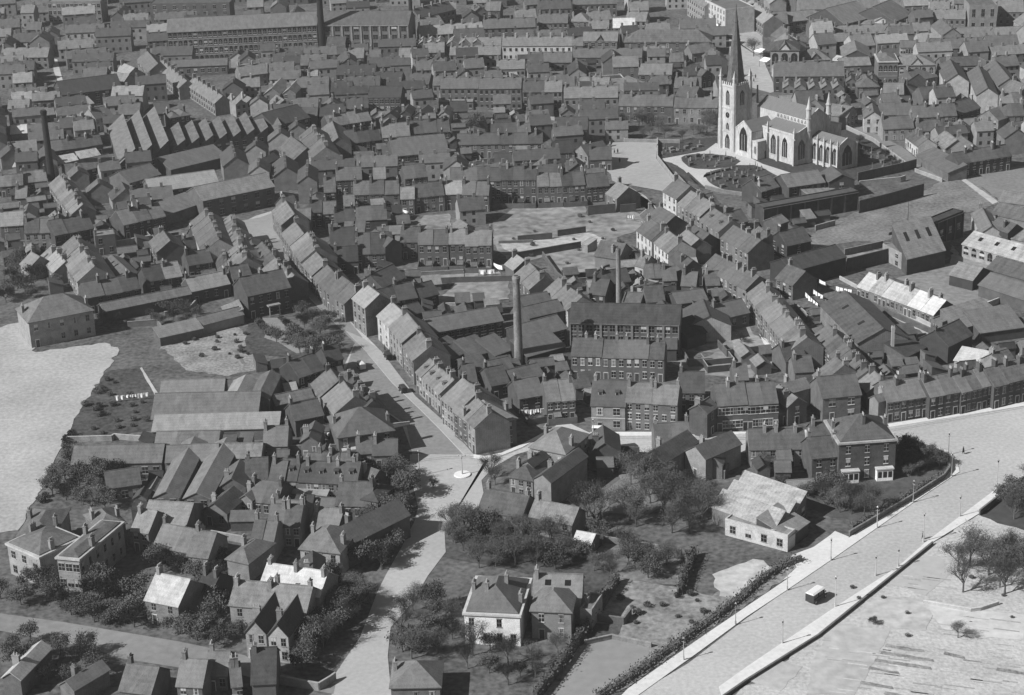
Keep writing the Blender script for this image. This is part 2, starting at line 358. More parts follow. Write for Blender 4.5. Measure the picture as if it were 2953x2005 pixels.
TABLE = '''
00 395 22 840 18 10 10 1 f 5 5 w12 f3 k=warehouse | pale flat-topped warehouse with rows of windows at the top left
00 1250 40 1920 30 9 10 1 f 4 3 w8 f3 k=warehouse | flat-roofed range showing just behind the long mill
00 1400 275 2652 213 14 17 1 g 5 4 w30 f4 z a k=mill t2 | very long four-storey mill with pale arched window heads
01 672 212 1385 210 14 17 1 g 4 4 w9 f4 b9 W=2.2 H=2.4 k=mill t0 | four-storey mill with tall brick pilasters right of the dark stack
01 470 340 600 340 6 12 1 x 2 2 w2 k=workshop | dark gabled workshop against the foot of the dark stack
00 0 485 400 478 5 9 4 g 5 4 | blurred terraced houses at the far left edge below the warehouse
00 560 495 900 462 5 8 3 g 4 3 | low blurred terraced houses left of the long mill
00 520 800 1020 735 6 16 1 g 2 2 w6 k=warehouse | wide dark-roofed warehouse with a pale lane along its left end
00 870 665 1035 690 5 7 1 g 6 6 | pale-roofed little house above the wide dark warehouse
00 965 600 1060 640 4 8 1 g 6 6 | very pale lean roofed house between lane and mill
00 1150 500 1240 608 6 9 1 g 5 4 | pale grey gabled house at the head of the slanting street
00 1290 560 1500 740 5 7 4 g 5 4 | grey terraced houses stepping down the slanting street by the mill
00 1560 710 1800 870 5 7 4 g 5 4 | grey terraced houses lower down the slanting street above the sawtooth sheds
00 985 962 1170 955 5 9 2 g 4 3 | dark cottages directly above the three big sawtooth roofs
00 1300 955 1420 945 5 9 1 g 3 3 | small dark house between the sawtooth sheds and the slanting street
00 1430 990 1590 965 5 9 2 h 4 3 | round-roofed grey houses above the narrow sawtooth roofs
00 1990 622 2240 612 5 9 3 g 5 4 | grey terraced houses below the middle of the long mill
00 2000 735 2180 725 5 8 2 g 5 5 | pale cottages left of the two bright sloping roofs
01 178 790 310 790 5 17 1 x 6 4 | left of two houses with bright sloping roofs below the mill
01 335 785 440 785 5 17 1 x 6 4 | right of two houses with bright sloping roofs below the mill
01 -60 880 120 850 5 10 2 x 5 5 | pale gabled houses just below the two bright roofs
00 590 905 785 868 3 6 1 m 6 4 k=shed | low pale shed above the yard left of the sawtooth works
00 600 1050 780 995 5 8 3 x 5 5 | blurred gabled cottages left of the sawtooth works
00 800 1000 950 965 5 9 2 g 4 5 | low grey cottages touching the sawtooth works yard
00 90 1125 290 1110 2.5 6 1 m 7 5 k=shed | bright low roof left of the round chimney, the higher one
00 110 1400 290 1398 2.5 7 1 m 7 5 k=shed | bright low roof at the foot of the round chimney's left side
00 490 1375 655 1345 3 5 1 m 7 5 k=shed | left of two bright low roofs beside the round chimney
00 675 1332 842 1302 3 5 1 m 7 5 k=shed | right of two bright low roofs beside the round chimney
00 100 1290 310 1270 3 8 1 m 5 4 k=shed | grey low roof between the bright strips left of the round chimney
00 1000 1382 1420 1278 4 30 1 s 5 3 T=6.3 D=905,1080 k=factory | weaving shed with three very long pale sawtooth roofs
00 1440 1262 2363 1120 4.5 20 1 s 5 3 T=5.1 D=1385,1115 k=factory | weaving shed with a row of nine shorter sawtooth roofs
00 1430 1425 1900 1312 3.5 9 1 m 4 2 k=shed | long dark lean-to in front of the nine sawtooth roofs
00 1085 1535 1345 1462 5 12 1 g 4 3 k=workshop | dark gabled workshop in front of the three long sawtooth roofs
00 600 1455 970 1370 4.5 10 1 g 5 3 k=workshop | long pale grey workshop right of the round chimney
00 430 1270 860 1210 4 8 4 g 4 3 | hazy low terraced houses right of the round chimney top
01 700 392 850 390 6 12 1 g 4 3 w4 k=workshop | grey-roofed block right of the dark stack against the mill
01 480 548 700 542 5 10 3 g 4 2 | dark terraced houses at the foot of the dark stack
01 885 488 1010 485 5 9 1 g 5 3 | grey-roofed house under the mill pilasters, the left one
01 1060 500 1150 498 5 9 1 g 4 3 | dark house under the mill pilasters, the middle one
01 1310 488 1450 485 5 9 1 g 5 3 | grey-roofed house at the right corner of the pilastered mill
01 215 608 430 600 5 9 2 g 4 3 | low cottages above the two bright roofs
01 545 668 625 665 5 8 1 g 6 3 | small pale-roofed house right of the two bright roofs
01 450 735 720 728 5 9 3 g 4 3 | dark terraced houses right of the two bright roofs
01 -20 640 210 612 5 9 2 g 5 4 | pale grey houses above the bright roofs, nearest the mill
01 780 628 1110 625 5 9 4 g 2 2 | very dark terraced houses below the pilastered mill, upper row
01 840 730 1150 722 5 9 4 g 3 2 | very dark terraced houses below the pilastered mill, lower row
01 1050 820 1320 818 6 12 1 g 2 2 w6 k=warehouse | dark blank warehouse in the smoky middle of the town
01 1150 690 1330 690 5 9 2 g 2 2 | smoky cottages above the dark blank warehouse
01 1380 700 1560 705 5 9 2 g 3 2 | smoky cottages right of the dark blank warehouse
01 1450 590 1690 580 5 9 3 g 4 3 | grey terraced houses right of the mill corner
01 1175 985 1290 990 6 10 1 x 2 2 | dark gabled house, leftmost of the four gables in the smoke
01 1310 965 1410 965 6 10 1 x 3 2 | dark gabled house, second of the four gables in the smoke
01 1430 975 1540 980 6 10 1 x 3 2 | dark gabled house, third of the four gables in the smoke
01 1640 970 1730 970 6 10 1 x 4 6 | white-fronted gabled house, rightmost of the four gables
01 1480 1040 1620 1035 5 8 2 g 4 3 | low cottages in front of the four gables
01 1170 1040 1400 1010 4 9 2 x 5 4 | pale gabled outhouses in front of the dark gables
01 1590 716 1760 714 6 8 2 g 4 4 | small terraced houses left of the long three-storey row
01 1762 722 1930 726 6 8 2 g 4 5 | pale-fronted houses adjoining the long three-storey row
01 1640 850 1930 850 3.5 7 3 g 5 3 | low pale-roofed buildings below the pale-fronted houses
01 1735 935 1880 930 4 8 2 g 2 2 | low dark cottages left of the tall dark poplar
01 1470 372 1690 365 7 9 3 x 6 3 | pale steep gables in a row right of the mill, left group
01 1705 375 2012 372 7 9 3 x 6 3 | pale steep gables in a row right of the mill, right group
01 1480 300 2020 262 7 9 6 g 6 4 | pale-roofed terraced houses behind the steep gables
01 1510 442 1690 437 5.5 9 2 g 5 3 | grey houses below the left steep gables
01 1730 462 2160 458 5.5 8 5 g 5 4 | terraced houses below the right steep gables
01 1930 110 2050 100 7 9 1 x 4 4 | tall gabled house at the top right of the mill
01 2065 90 2150 88 5 9 1 g 5 4 | pale-roofed house beside the tall gabled house
01 1480 150 1780 80 6 9 4 g 3 3 | dark terraced houses right of the slender top chimney
01 1520 230 1690 200 5 9 2 g 5 3 | grey cottages behind the pale steep gables
01 265 1060 560 985 6 15 1 g 3 2 w5 k=warehouse | big dark warehouse right of the last sawtooth roof
01 280 900 420 880 5 9 1 x 5 3 | grey house between bright roofs and the big dark warehouse
01 640 975 865 965 4 9 2 g 2 1 | very dark cottages at the bend of the street
01 870 915 1010 908 4 9 2 g 3 2 | dark cottages left of the smoky gables
01 720 1060 1080 1008 5.5 9 4 g 5 2 | terraced houses with pale slates at the top of the main street
01 1168 1152 1405 1136 5.5 10 2 g 5 2 | grey-roofed houses left of the blank dark warehouse row
01 1412 1122 1740 1100 5.5 10 3 g 3 2 | dark-roofed houses in the row ending at the gap
01 885 1205 1165 1170 4.5 10 3 g 3 2 | dark cottages above the walled yards
01 1265 1312 1722 1270 5.5 17 1 g 4 2 w6 c2 k=warehouse | wide warehouse with a broad slated slope facing the camera
01 1180 1330 1255 1325 3.5 8 1 m 4 3 k=shed | small shed against the left end of the broad slated warehouse
01 480 1140 585 1330 7.5 10 2 g 4 5 | tall pale-walled houses standing across the top of the street
01 650 1090 700 1235 6 9 1 g 5 4 | pale-roofed house facing the tall pale-walled pair
01 300 1240 430 1340 5 10 1 g 5 3 | pale hipped house above the bend of the street
01 780 1512 1000 1500 5 9 2 g 4 2 | dark cottages in the narrow streets left of centre, top row
01 1100 1500 1195 1495 5 8 1 g 5 3 | small grey-roofed house in the narrow streets left of centre
01 1360 1500 1550 1480 5 9 2 g 4 2 | dark cottages right of the small grey-roofed house
01 1740 1516 2080 1500 5.5 9 3 g 4 3 | brick terraced houses above the washing lines
01 100 1370 190 1380 4 9 1 x 3 3 | low dark house above the open corner of the street
00 1430 565 1900 545 4 8 1 g 4 3 w8 k=workshop | long low workshop in front of the long mill
00 1180 470 1390 455 5 8 1 g 4 4 w4 k=workshop | grey workshop at the left foot of the long mill
02 -240 1215 480 1198 5 8 6 g 3 4 w2 | brick terraced houses behind the walled yards left of the square
02 40 1130 270 1126 4 9 2 g 3 3 | low houses set behind the walled yards
02 275 1126 378 1120 4 8 1 g 4 3 | small lean house beside the low houses behind the walled yards
02 600 1088 850 1086 7 12 1 g 3 3 w3 f2 k=hall | big gabled hall with a white coping facing the square
02 630 960 745 955 5 8 1 x 4 5 | pale gabled building behind the big gabled hall
02 570 1285 725 1278 5 9 1 g 2 3 | dark-roofed house beside the square's left edge
02 745 1265 860 1310 5 9 1 x 3 5 | pale gabled house on the left edge of the square
02 700 1430 850 1420 5 9 1 x 3 3 w3 | dark gabled house below the pale gabled house by the square
02 870 1340 1060 1335 4 9 2 g 3 3 | low cottages on the left edge of the square
02 380 1345 540 1335 4 9 1 x 4 3 | gabled washhouse in the yard left of the square
02 80 1370 250 1365 3 9 1 g 2 2 k=shed | dark shed in the walled yard left of centre
02 30 1512 425 1508 8 9 4 g 3 3 f3 y6 | three-storey brick terraced houses above the waste ground
12 432 112 640 102 6.3 9 2 g 5 3 y4 | pale-roofed brick houses right of the three-storey row
12 641 105 838 92 6.3 9 2 g 3 3 y4 | dark-roofed brick houses ending the row above the waste ground
12 845 115 1040 100 5.5 9 2 g 3 2 | dark cottages between the row and the square
12 1010 170 1100 215 4.5 9 1 g 5 4 | grey hip-roofed cottage at the bottom corner of the square
02 -380 742 -60 740 8.5 9 3 g 4 3 f3 g3 | tall gabled brick houses in the long three-storey row
02 -58 745 300 741 8.5 9 4 g 4 3 f3 g4 | tall brick houses with front gables left of centre
02 310 772 490 770 8.2 9 2 g 3 3 f3 | dark-roofed three-storey brick houses
02 492 770 642 768 8.2 9 2 g 5 4 f3 | pale-roofed three-storey brick houses
02 655 822 1110 815 6.8 9 4 g 5 4 | brick terraced houses behind the bare trees, left part
02 1112 885 1570 890 6.5 9 4 g 4 3 c1 | brick terraced houses behind the bare trees, middle part
02 1575 898 1945 905 6.5 8 3 g 4 5 | pale-walled houses behind the trees next to the church tower
02 755 735 1030 740 5 9 3 g 5 3 | grey cottages behind the brick terrace by the bare trees
02 930 682 1165 665 4 7 1 f 3 7 q k=shop | long low building with a bright white parapet
02 1070 562 1280 556 7.5 9 1 g 5 3 w2 | tall plain brick house beside the white parapet
02 1285 626 1557 626 5 12 1 g 5 3 w4 k=hall | hall with one broad pale slate slope
02 1345 722 1560 720 3 8 1 f 4 3 w4 k=workshop | flat-roofed workshop below the hall with the broad slope
02 1575 735 1760 740 4 9 2 g 4 3 | low houses right of the flat-roofed workshop
02 1665 632 1792 630 5 9 1 g 3 4 | dark-roofed house with pale gables left of the spire
02 1810 640 1900 620 5 12 1 x 4 3 | steep gabled house close left of the spire
02 1590 800 1750 820 4 9 2 g 3 3 | dark houses behind the pale-walled houses by the tower
02 1190 780 1340 700 3.5 8 1 m 6 4 k=shed | pale lean-to behind the brick terrace by the trees
02 135 386 725 382 6.3 8 6 g 5 7 | white-fronted terraced houses in the far middle
02 -215 388 130 386 6.3 8 3 g 5 3 | brick houses left of the white-fronted terrace
02 728 386 812 384 6.3 8 1 g 5 5 | pale end house right of the white-fronted terrace
02 240 322 400 318 5 8 1 g 4 3 | brick house behind the white-fronted terrace, left one
02 430 325 640 318 5 8 2 g 4 3 | brick houses behind the white-fronted terrace
02 350 526 725 522 3.8 9 4 g 4 3 | low cottages below the white-fronted terrace
02 815 346 1102 346 6 11 1 g 5 4 g1 w5 z k=hall | half-timbered hall with one front gable
02 1165 356 1890 354 6.3 12 1 h 5 4 w9 | long pale hip-roofed row of shops left of the market street
02 730 482 1312 480 3.5 8 5 g 4 3 | low cottages below the half-timbered hall
02 1322 462 1508 460 3.5 8 2 g 5 4 | low cottages below the hip-roofed row
02 440 195 690 192 5.5 9 3 g 4 3 | dark brick houses above the white-fronted terrace
02 700 180 860 185 5.5 10 1 h 5 4 | hip-roofed house above the half-timbered hall
02 860 242 1035 240 5 8 2 g 5 3 | small houses between the half-timbered hall and market street
02 1070 234 1250 231 5.5 9 1 g 7 4 w3 | white-roofed house above the hip-roofed row
02 870 175 1060 160 5 9 2 g 5 4 | grey cottages left of the white-roofed house
02 1170 175 1345 180 5 9 2 g 5 4 | grey cottages right of the white-roofed house
02 440 80 720 70 6 9 3 g 3 3 | dark far houses in the top middle
02 730 40 1100 30 6 9 4 g 4 3 | far terraced houses at the top middle edge
02 1210 90 1370 85 6 9 2 g 5 4 | far houses left of the market street awnings
02 1840 5 2010 88 11 14 1 f 5 7 w7 f4 q k=shop | tall white four-storey shop with sunblinds on the market street
02 1690 -30 1835 60 9 10 3 g 5 5 w2 | narrow pale shops above the tall white shop
02 2015 80 2180 78 8 12 1 g 5 4 | grey-roofed building behind the tall white shop
02 1000 330 1100 330 4 8 1 g 4 3 | dark cottage right of the half-timbered hall
02 -20 240 420 225 5.5 9 4 g 4 3 | smoky terraced houses above the white-fronted terrace
02 0 90 120 90 5 9 1 g 5 3 | far grey house at the top left of centre
02 250 160 430 150 5 9 2 g 5 3 | far low cottages above the smoky terrace
02 1730 450 1900 430 4 8 1 g 5 4 | low shop right end of the hip-roofed row
02 1560 520 1660 515 4 8 1 g 5 4 | low pale building left of the steep gable by the spire
02 90 580 330 575 3.5 8 3 g 5 4 | pale low cottages below the left white-fronted houses
03 200 425 440 425 9 14 1 h 4 5 w3 f1 a g1 p W=2.6 H=4.5 k=guildhall | stone guildhall with a pediment and three tall arches
03 -40 60 140 200 6 9 2 g 6 4 | pale-roofed shops beside the awnings up the market street
03 180 205 345 200 5 12 1 g 5 4 | grey-roofed building behind the guildhall, left
03 350 185 610 158 5 12 1 g 5 4 w5 k=warehouse | grey-roofed warehouse behind the guildhall, right
03 450 82 1120 66 7 18 1 g 5 5 w8 k=market_hall | very long market hall roof at the top right
03 1130 0 1200 2 10 4 1 f 6 6 w1 k=tower_building | narrow white tower block at the top right
03 605 212 805 212 4 14 1 x 5 3 w0 k=shed | open-ended shed showing its roof truss
03 820 205 1075 140 6 22 1 g 5 2 k=warehouse | dark-ended warehouse with a curving roof
03 1240 185 1390 120 6 22 1 g 5 2 k=warehouse | dark-ended warehouse right of the white gable
03 1078 178 1185 176 6 14 1 x 6 8 w0 k=hall | bright white gable among far roofs
03 970 232 1265 212 4 9 1 h 5 5 w6 k=workshop | round-fronted low building below the white gable
03 745 292 1550 256 4 8 8 g 5 3 | long low row of terraced cottages behind the town hall
03 1530 85 1700 88 6 9 3 g 5 4 | pale far terraced houses left of the big plain hall
03 1560 158 1835 160 6 9 3 g 5 4 | brick far terraced houses below the pale ones
03 1740 30 1850 30 8 10 1 g 5 5 | pale gabled house against the big plain hall
03 1868 55 2100 50 12 15 1 f 5 5 w3 f2 H=4 k=hall | big plain hall with three tall windows
03 2110 100 2324 100 6 12 2 g 5 4 | hazy houses right of the big plain hall
03 1780 330 2080 320 3 14 1 g 5 4 k=warehouse | broad flat grey warehouse roof right of the sheds
03 2100 330 2330 320 4 14 1 g 5 4 k=warehouse | hazy warehouse roof near the right edge
03 1520 410 1985 400 4.5 9 4 g 4 3 | long low terraced houses behind the brick block
03 450 512 705 502 3.5 11 1 h 5 3 g1 w3 k=shop | low hip-roofed shop right of the guildhall
03 700 520 790 540 4 8 1 g 7 6 w0 k=shed | white-roofed annex right of the low shop
03 790 556 1040 545 4 9 1 g 6 4 w4 k=workshop | pale-roofed workshop left of the town hall
03 805 480 1040 478 6 18 1 x 5 2 w0 k=warehouse | tall-roofed warehouse with a dark right slope
03 1105 525 1270 522 11 13 1 h 5 4 w4 f2 z q a t2 k=town_hall | ornate hip-roofed pavilion of the town hall
03 1272 552 1580 545 9.5 12 1 h 5 5 w5 f2 z g1 p a t2 k=library | ornate pale stone block with a central pediment
03 1290 400 1420 400 6 8 1 g 4 6 w6 W=.8 k=school | white-windowed gable behind the ornate block
03 1640 560 1960 546 7 10 1 g 4 4 w9 f2 k=warehouse | brick block with nine windows right of the ornate block
03 1600 560 1665 690 7 9 1 g 4 7 w0 | long wing with a blank white left wall
03 1850 610 1925 800 7 8 1 g 4 7 w0 | second long wing with a taller blank white wall
03 1985 560 2110 720 7 8 1 g 4 5 w0 | third long wing with a grey blank wall
03 1935 808 2050 806 4 8 1 g 5 4 | pale-roofed house at the foot of the white wings
03 2140 750 2260 800 6 9 1 g 5 5 | hazy pale gabled house near the right edge
03 2110 560 2290 545 5 9 2 g 4 4 | hazy houses at the right edge behind the wings
03 230 640 820 636 6.5 12 5 g 4 2 | dark-roofed terraced houses below the guildhall
03 300 745 500 745 5 10 2 x 5 4 | pale gabled houses behind the church nave
03 520 750 820 745 5 10 3 x 5 3 | close-packed gabled houses behind the nave turrets
03 830 690 1100 690 5 10 3 x 4 3 | close-packed gabled houses left of the town hall
03 930 732 1108 728 4.5 14 1 h 4 3 | broad dark hip roof at the foot of the town hall
03 1150 790 1320 790 4 9 2 g 5 4 | pale cottages below the town hall
03 1400 680 1600 640 5 9 2 g 4 3 | dark cottages below the ornate block
03 1405 770 1520 690 4 8 1 g 4 2 w0 | dark open-fronted building below the ornate block
03 430 890 650 880 4 12 1 g 4 5 w0 c0 | low roof edged in white behind the nave
03 650 905 760 850 3.5 8 1 g 4 4 | small house left of the right nave turret
03 780 880 860 882 4.5 9 1 x 4 4 | gabled cottage behind the right nave turret
03 840 985 935 940 4.5 9 1 x 5 4 | gabled cottage at the top of the churchyard lane
03 1120 965 1390 960 5 9 2 g 4 4 | brick houses behind the white gable-fronted house
03 1142 1082 1405 1072 4.5 9 2 g 4 5 | low pale-walled houses right of the white gable front
03 985 990 1140 990 5.5 12 1 x 4 7 w2 f2 | white gable-fronted house beside the churchyard lane
03 1407 986 1765 970 6.5 9 3 g 4 4 c1 | three-storey-looking brick houses right of the church
03 1150 880 1300 870 4.5 9 2 g 4 3 | dark cottages behind the brick houses by the lane
03 1480 830 1750 800 5 9 3 g 4 3 | dark terraced houses behind the big brick houses
03 1780 960 1960 900 5 9 2 g 4 3 | dark houses right of the big brick houses
03 1330 1150 1437 1232 4 7 3 g 4 7 w2 | white cottages slanting down to the lane
03 1440 1100 1640 1090 4 8 2 g 4 3 | dark low houses behind the white slanting cottages
03 1940 975 2110 1010 5 9 1 x 5 5 | pale gabled house by the rubbish yard
03 1775 1090 1890 1085 4 8 1 x 4 3 | dark gabled outhouse between brick houses and yard
03 2130 975 2330 970 5.5 9 2 g 4 4 | brick houses at the right edge above the rubbish yard
03 2160 880 2330 870 5 9 2 g 5 4 | hazy brick houses at the right edge, second row
03 1570 1168 1668 1246 4 8 1 g 6 4 | pale-roofed cottage right of the white slanting cottages
03 1680 1215 1790 1300 4 9 1 g 4 4 | dark-roofed cottage below the pale-roofed cottage
03 1770 1372 2222 1308 5 8 4 g 4 2 | long dark terraced houses above the field at the right
03 1420 1300 1690 1450 3 7 1 m 4 4 w0 k=shed | long sloping shed beside the churchyard lane
10 0 445 190 432 5 9 1 g 6 3 | pale-roofed house at the left edge below the round chimney
10 0 110 195 95 4 8 2 g 5 3 | low grey houses left of the round chimney base
10 200 80 395 60 4 8 2 g 5 3 | low grey houses touching the round chimney base
10 200 505 455 490 6 9 2 g 4 5 y5 | pale-fronted houses with one dark window at the left
10 460 522 790 455 6 10 3 g 4 2 | dark-walled houses with a long slate roof at the left
10 410 95 602 345 4.5 8 4 g 5 4 | terraced cottages slanting down from the round chimney
10 795 540 965 520 6 6 1 f 6 3 w2 | pale flat-topped bay block on the dark row
10 1035 435 1390 356 5 10 3 g 5 2 | grey-roofed houses in the row below the pale works
10 1392 352 1690 250 3.5 8 1 m 5 4 w0 k=workshop | pale lean-to roof below the long pale works
10 1260 160 1830 80 5 12 1 g 6 3 w8 k=workshop | long works with a very pale ribbed roof
10 1700 232 2298 112 6.5 13 1 g 6 3 w6 k=works | big pale-roofed hall at the head of the open street corner
10 940 230 1180 200 3.5 9 1 x 4 5 | low house in the yard left of the pale works
10 130 210 220 205 3.5 8 1 g 5 4 | blurred cottage in the gardens at the far left
10 150 370 300 360 4 8 1 x 5 5 | pale gabled cottage in the gardens at the far left
10 1250 575 1312 665 5.5 9 1 g 5 3 | house with a diamond-shaped pale roof
10 1235 912 1388 882 5 9 1 g 3 2 | dark-roofed house in the middle of the left yards
10 1390 882 1522 860 5 9 1 g 6 2 | pale-roofed house adjoining the dark-roofed one in the yards
10 860 740 1012 882 3.5 6 1 g 4 3 w0 k=shed | ribbed shed slanting down beside the yard
10 480 640 650 915 6 11 4 g 5 5 | terraced houses with broad pale slopes at the left
10 330 700 450 835 4 8 2 g 6 5 | small pale cottages above the dark tree at the left
10 170 760 240 800 4 8 1 g 5 5 | small pale house at the left edge of the dark tree
10 725 1048 1180 962 5 9 3 g 4 2 | dark-walled cottages above the villa garden
10 872 1160 1600 1012 3.5 6 1 g 5 2 w0 k=outbuilding | long narrow stable range with a pale roof
10 1602 992 1930 922 4 8 2 g 6 2 | pale-roofed stables right of the long narrow range
10 1590 420 1695 670 6.5 11 2 g 4 6 w0 | tall houses with a bright blank left wall
10 1830 430 1965 800 6 8 5 g 5 4 | narrow terraced houses along the left side of the main street
10 1580 775 1785 740 4.5 8 2 g 3 2 | dark back-yard houses left of the main street
10 1590 640 1740 600 3.5 7 1 g 3 2 | dark back wing with rows of little yards
10 1620 560 1800 530 3.5 7 1 g 3 2 | second dark back wing above the little yards
10 1800 700 1850 900 4 6 2 g 4 3 | narrow back buildings beside the main street terrace
10 2040 770 2190 740 5 8 1 g 4 3 | dark house at the corner left of the main street
10 2050 650 2180 640 5.5 10 1 h 4 3 | round-cornered dark house left of the main street
10 1960 890 2110 862 5 8 1 g 4 2 | dark house above the big pillared house
10 2150 830 2260 800 4 7 1 g 5 3 | pale-roofed outhouse above the big pillared house
10 1860 1120 1900 1200 2.5 5 1 m 6 4 w0 k=shed | small bright-roofed hut inside the walled garden
10 1690 1275 2040 1185 2.8 6 1 g 5 5 w0 k=shed | long glazed-looking garden building below the walled garden
10 1340 1380 1700 1300 2.6 5 1 m 5 3 w0 k=shed | low pale garden sheds left of the glazed-looking building
10 240 1255 780 1150 7.5 13 1 h 5 6 w5 f2 c2 k=villa | large hip-roofed villa at the left with a blank pale front
11 40 1030 398 955 7 11 1 g 4 2 w5 f2 c3 o k=villa | big dark-fronted house with a pillared porch and garden steps
11 60 660 170 800 5 8 2 g 4 3 | dark houses on the left side of the street curve
11 165 800 330 950 5 8 3 g 5 3 | pale-sloped houses above the big pillared house
11 928 180 1058 176 5.5 9 1 g 5 3 | pale-roofed house, leftmost in the long row left of centre
11 1060 178 1312 168 5.5 9 2 g 4 3 | grey-roofed houses in the long row left of centre
11 1325 216 1435 212 5.5 8 1 g 6 3 | house with a bright square roof in the long row
11 1438 202 1690 182 5.5 9 2 g 4 3 | houses right of the bright square roof
11 1690 176 1832 172 5.5 9 1 g 6 3 | pale-roofed house near the right end of the long row
11 1835 182 2062 182 5.8 9 2 g 4 3 | dark-roofed houses ending the long row
11 850 275 935 270 4 7 1 g 5 4 | small pale house below the long row's left end
11 780 412 948 396 3.5 8 2 g 3 2 | small dark cottages above the outhouses
11 950 396 1210 382 4 9 2 g 4 2 | dark cottages with low windows below the long row
11 730 520 800 515 3 6 1 m 4 2 w0 k=outbuilding | small outhouse left of the washing in the dark courts
11 850 500 915 498 3 6 1 m 4 2 w0 k=outbuilding | small outhouse in the dark courts, the middle one
11 940 498 1015 496 3 6 1 m 4 2 w0 k=outbuilding | small outhouse in the dark courts, the right one
11 1755 430 1825 475 3.5 5 1 g 5 5 w0 k=outbuilding | pale narrow outhouse with four doors by the yards
11 1322 576 1458 575 5.5 9 1 g 4 3 | house left of the long row of back-to-backs
11 1465 600 1722 594 6.8 9 2 g 4 3 y6 | tall plain brick back-to-backs, left part
11 1728 592 1855 590 6.8 9 1 g 5 3 y6 | tall plain brick back-to-back with a pale roof
11 1860 606 2085 602 6.8 9 2 g 5 3 y6 | tall plain brick back-to-backs, right part
11 1195 620 1330 590 6.5 11 1 x 3 3 w0 | house with a tall blank gable wall and dark right side
11 740 620 935 610 5 12 1 g 2 2 | black-roofed house in the dark courts left of the blank gable
11 945 680 1195 668 5 13 2 g 3 3 | dark broad-roofed houses left of the blank gable
11 765 745 970 735 4 9 2 g 2 2 | black-walled cottages below the black-roofed house
11 1050 940 1170 935 3.5 8 1 g 4 3 | small grey house with pale chimneys below the blank gable
11 1170 960 1360 870 5 9 1 g 4 2 | slanting grey-roofed house left of the washing yard
11 1140 1110 1310 1080 4 9 1 g 3 2 | dark workshop house with a pale end wall
11 1310 1065 1460 1040 4.5 9 1 g 3 2 | dark house left of the long yard strips
11 1480 1050 1640 1010 4 8 1 g 3 2 | dark low house at the end of the long yard strips
11 680 340 780 335 5 8 1 g 4 2 | dark house by the narrow alley, upper one
11 560 330 660 325 5 8 1 g 3 2 | dark house by the narrow alley, left one
11 560 250 665 245 5 10 1 h 4 2 | dark hip-roofed house by the narrow alley
11 685 160 775 155 5 10 1 g 4 2 | dark house at the top of the narrow alley
11 380 320 480 300 5 10 1 g 3 3 | dark house behind the bright-roofed house
11 430 400 565 395 5 8 1 g 5 4 | pale-walled house behind the street terrace
11 245 320 322 437 6 9 1 g 6 4 | bright-roofed house at the open street corner
11 326 508 398 606 6 9 1 g 5 4 | pale-sloped gabled house below the bright-roofed one
11 400 612 490 748 6.2 11 2 g 5 4 | pale-sloped houses with dark chimneys on the main street
11 492 758 580 858 5.6 9 1 g 5 4 | lower grey house on the right of the main street
11 584 866 690 982 5.2 9 2 g 4 4 | dark-sloped houses on the right of the main street
11 694 985 852 1102 5.4 10 2 g 4 4 | grey-sloped houses above the tall pale house
11 918 1048 1025 1130 8.5 9 1 g 6 5 w3 f3 | tall three-storey house with a pale roof on the main street
11 1126 1196 1222 1286 7 9 1 g 6 7 w2 f3 | narrow white-fronted house with a pale roof
11 1226 1288 1332 1422 7.2 10 1 g 5 5 w4 f3 | three-storey house right below the white-fronted one
11 1340 1445 1428 1572 6.8 10 2 g 5 4 | grey-sloped houses in the middle of the main street
21 1450 214 1655 400 5.6 8 4 g 5 5 d1 | low terraced houses with dormers on the main street
21 1662 428 1806 548 7 12 2 g 5 5 w3 f3 | broad-roofed houses next to the corner house
21 1818 562 1945 684 7 9 2 g 5 5 w2 f3 | bright-fronted houses adjoining the corner house
21 1952 684 2292 602 6.8 12 1 h 5 3 w3 f2 E5 c2 | hip-roofed corner house at the road junction
11 1580 1340 2180 1235 5 10 1 g 4 1 w9 k=workshop | long dark workshop with a grey roof behind the main street
11 1400 1190 1520 1160 3 7 1 g 3 2 w0 k=shed | dark shed behind the white-fronted house
11 1430 1350 1520 1340 3.5 8 1 g 3 2 k=shed | small dark shed behind the middle of the main street
11 1600 1480 1700 1450 3 7 1 m 3 1 w0 k=shed | black lean-to below the long dark workshop
11 1750 1560 1910 1480 3.4 8 2 m 4 2 w1 k=workshop | sawn-off lean-to workshops in the dark factory yard
11 1920 1545 2110 1480 3.4 8 2 m 4 2 w1 k=workshop | lean-to workshops left of the tall chimney
11 2115 1530 2270 1475 3.4 8 1 m 4 2 w1 k=workshop | lean-to workshop touching the tall chimney
21 1540 210 1740 170 3.5 9 1 g 3 2 k=workshop | black-roofed workshop behind the dormered terrace
21 1920 260 2110 215 4 8 1 m 4 2 k=workshop | low sloping workshop behind the broad-roofed houses
21 2120 235 2280 200 4 9 1 g 4 2 k=workshop | grey workshop left of the tall chimney foot
21 1860 300 1960 290 4 9 1 g 3 2 w0 | dark house behind the broad-roofed houses
12 335 1125 560 1085 4 8 1 g 4 1 k=workshop | small grey-roofed workshop right of the tall chimney top
12 370 1215 660 1148 4.5 8 1 g 4 2 w0 k=workshop | narrow grey workshop behind the tall chimney
12 340 1390 680 1300 5 10 1 g 4 2 w4 k=workshop | dark workshop between the tall chimney and the factory
12 350 1540 670 1450 4 8 1 m 4 1 w0 k=workshop | sloping roof right of the tall chimney foot
12 490 985 690 1150 5 9 3 g 5 6 | bright-walled houses with big chimneys behind the factory
12 165 762 238 812 3.5 7 1 g 6 3 w0 | small pale square-roofed house by the white washing
12 242 850 370 975 4 9 2 g 5 3 | grey-roofed houses slanting down from the washing
12 705 1250 1622 1272 9 13 1 g 3 3 w14 f3 b7 t1 k=factory | big three-storey brick factory in the middle
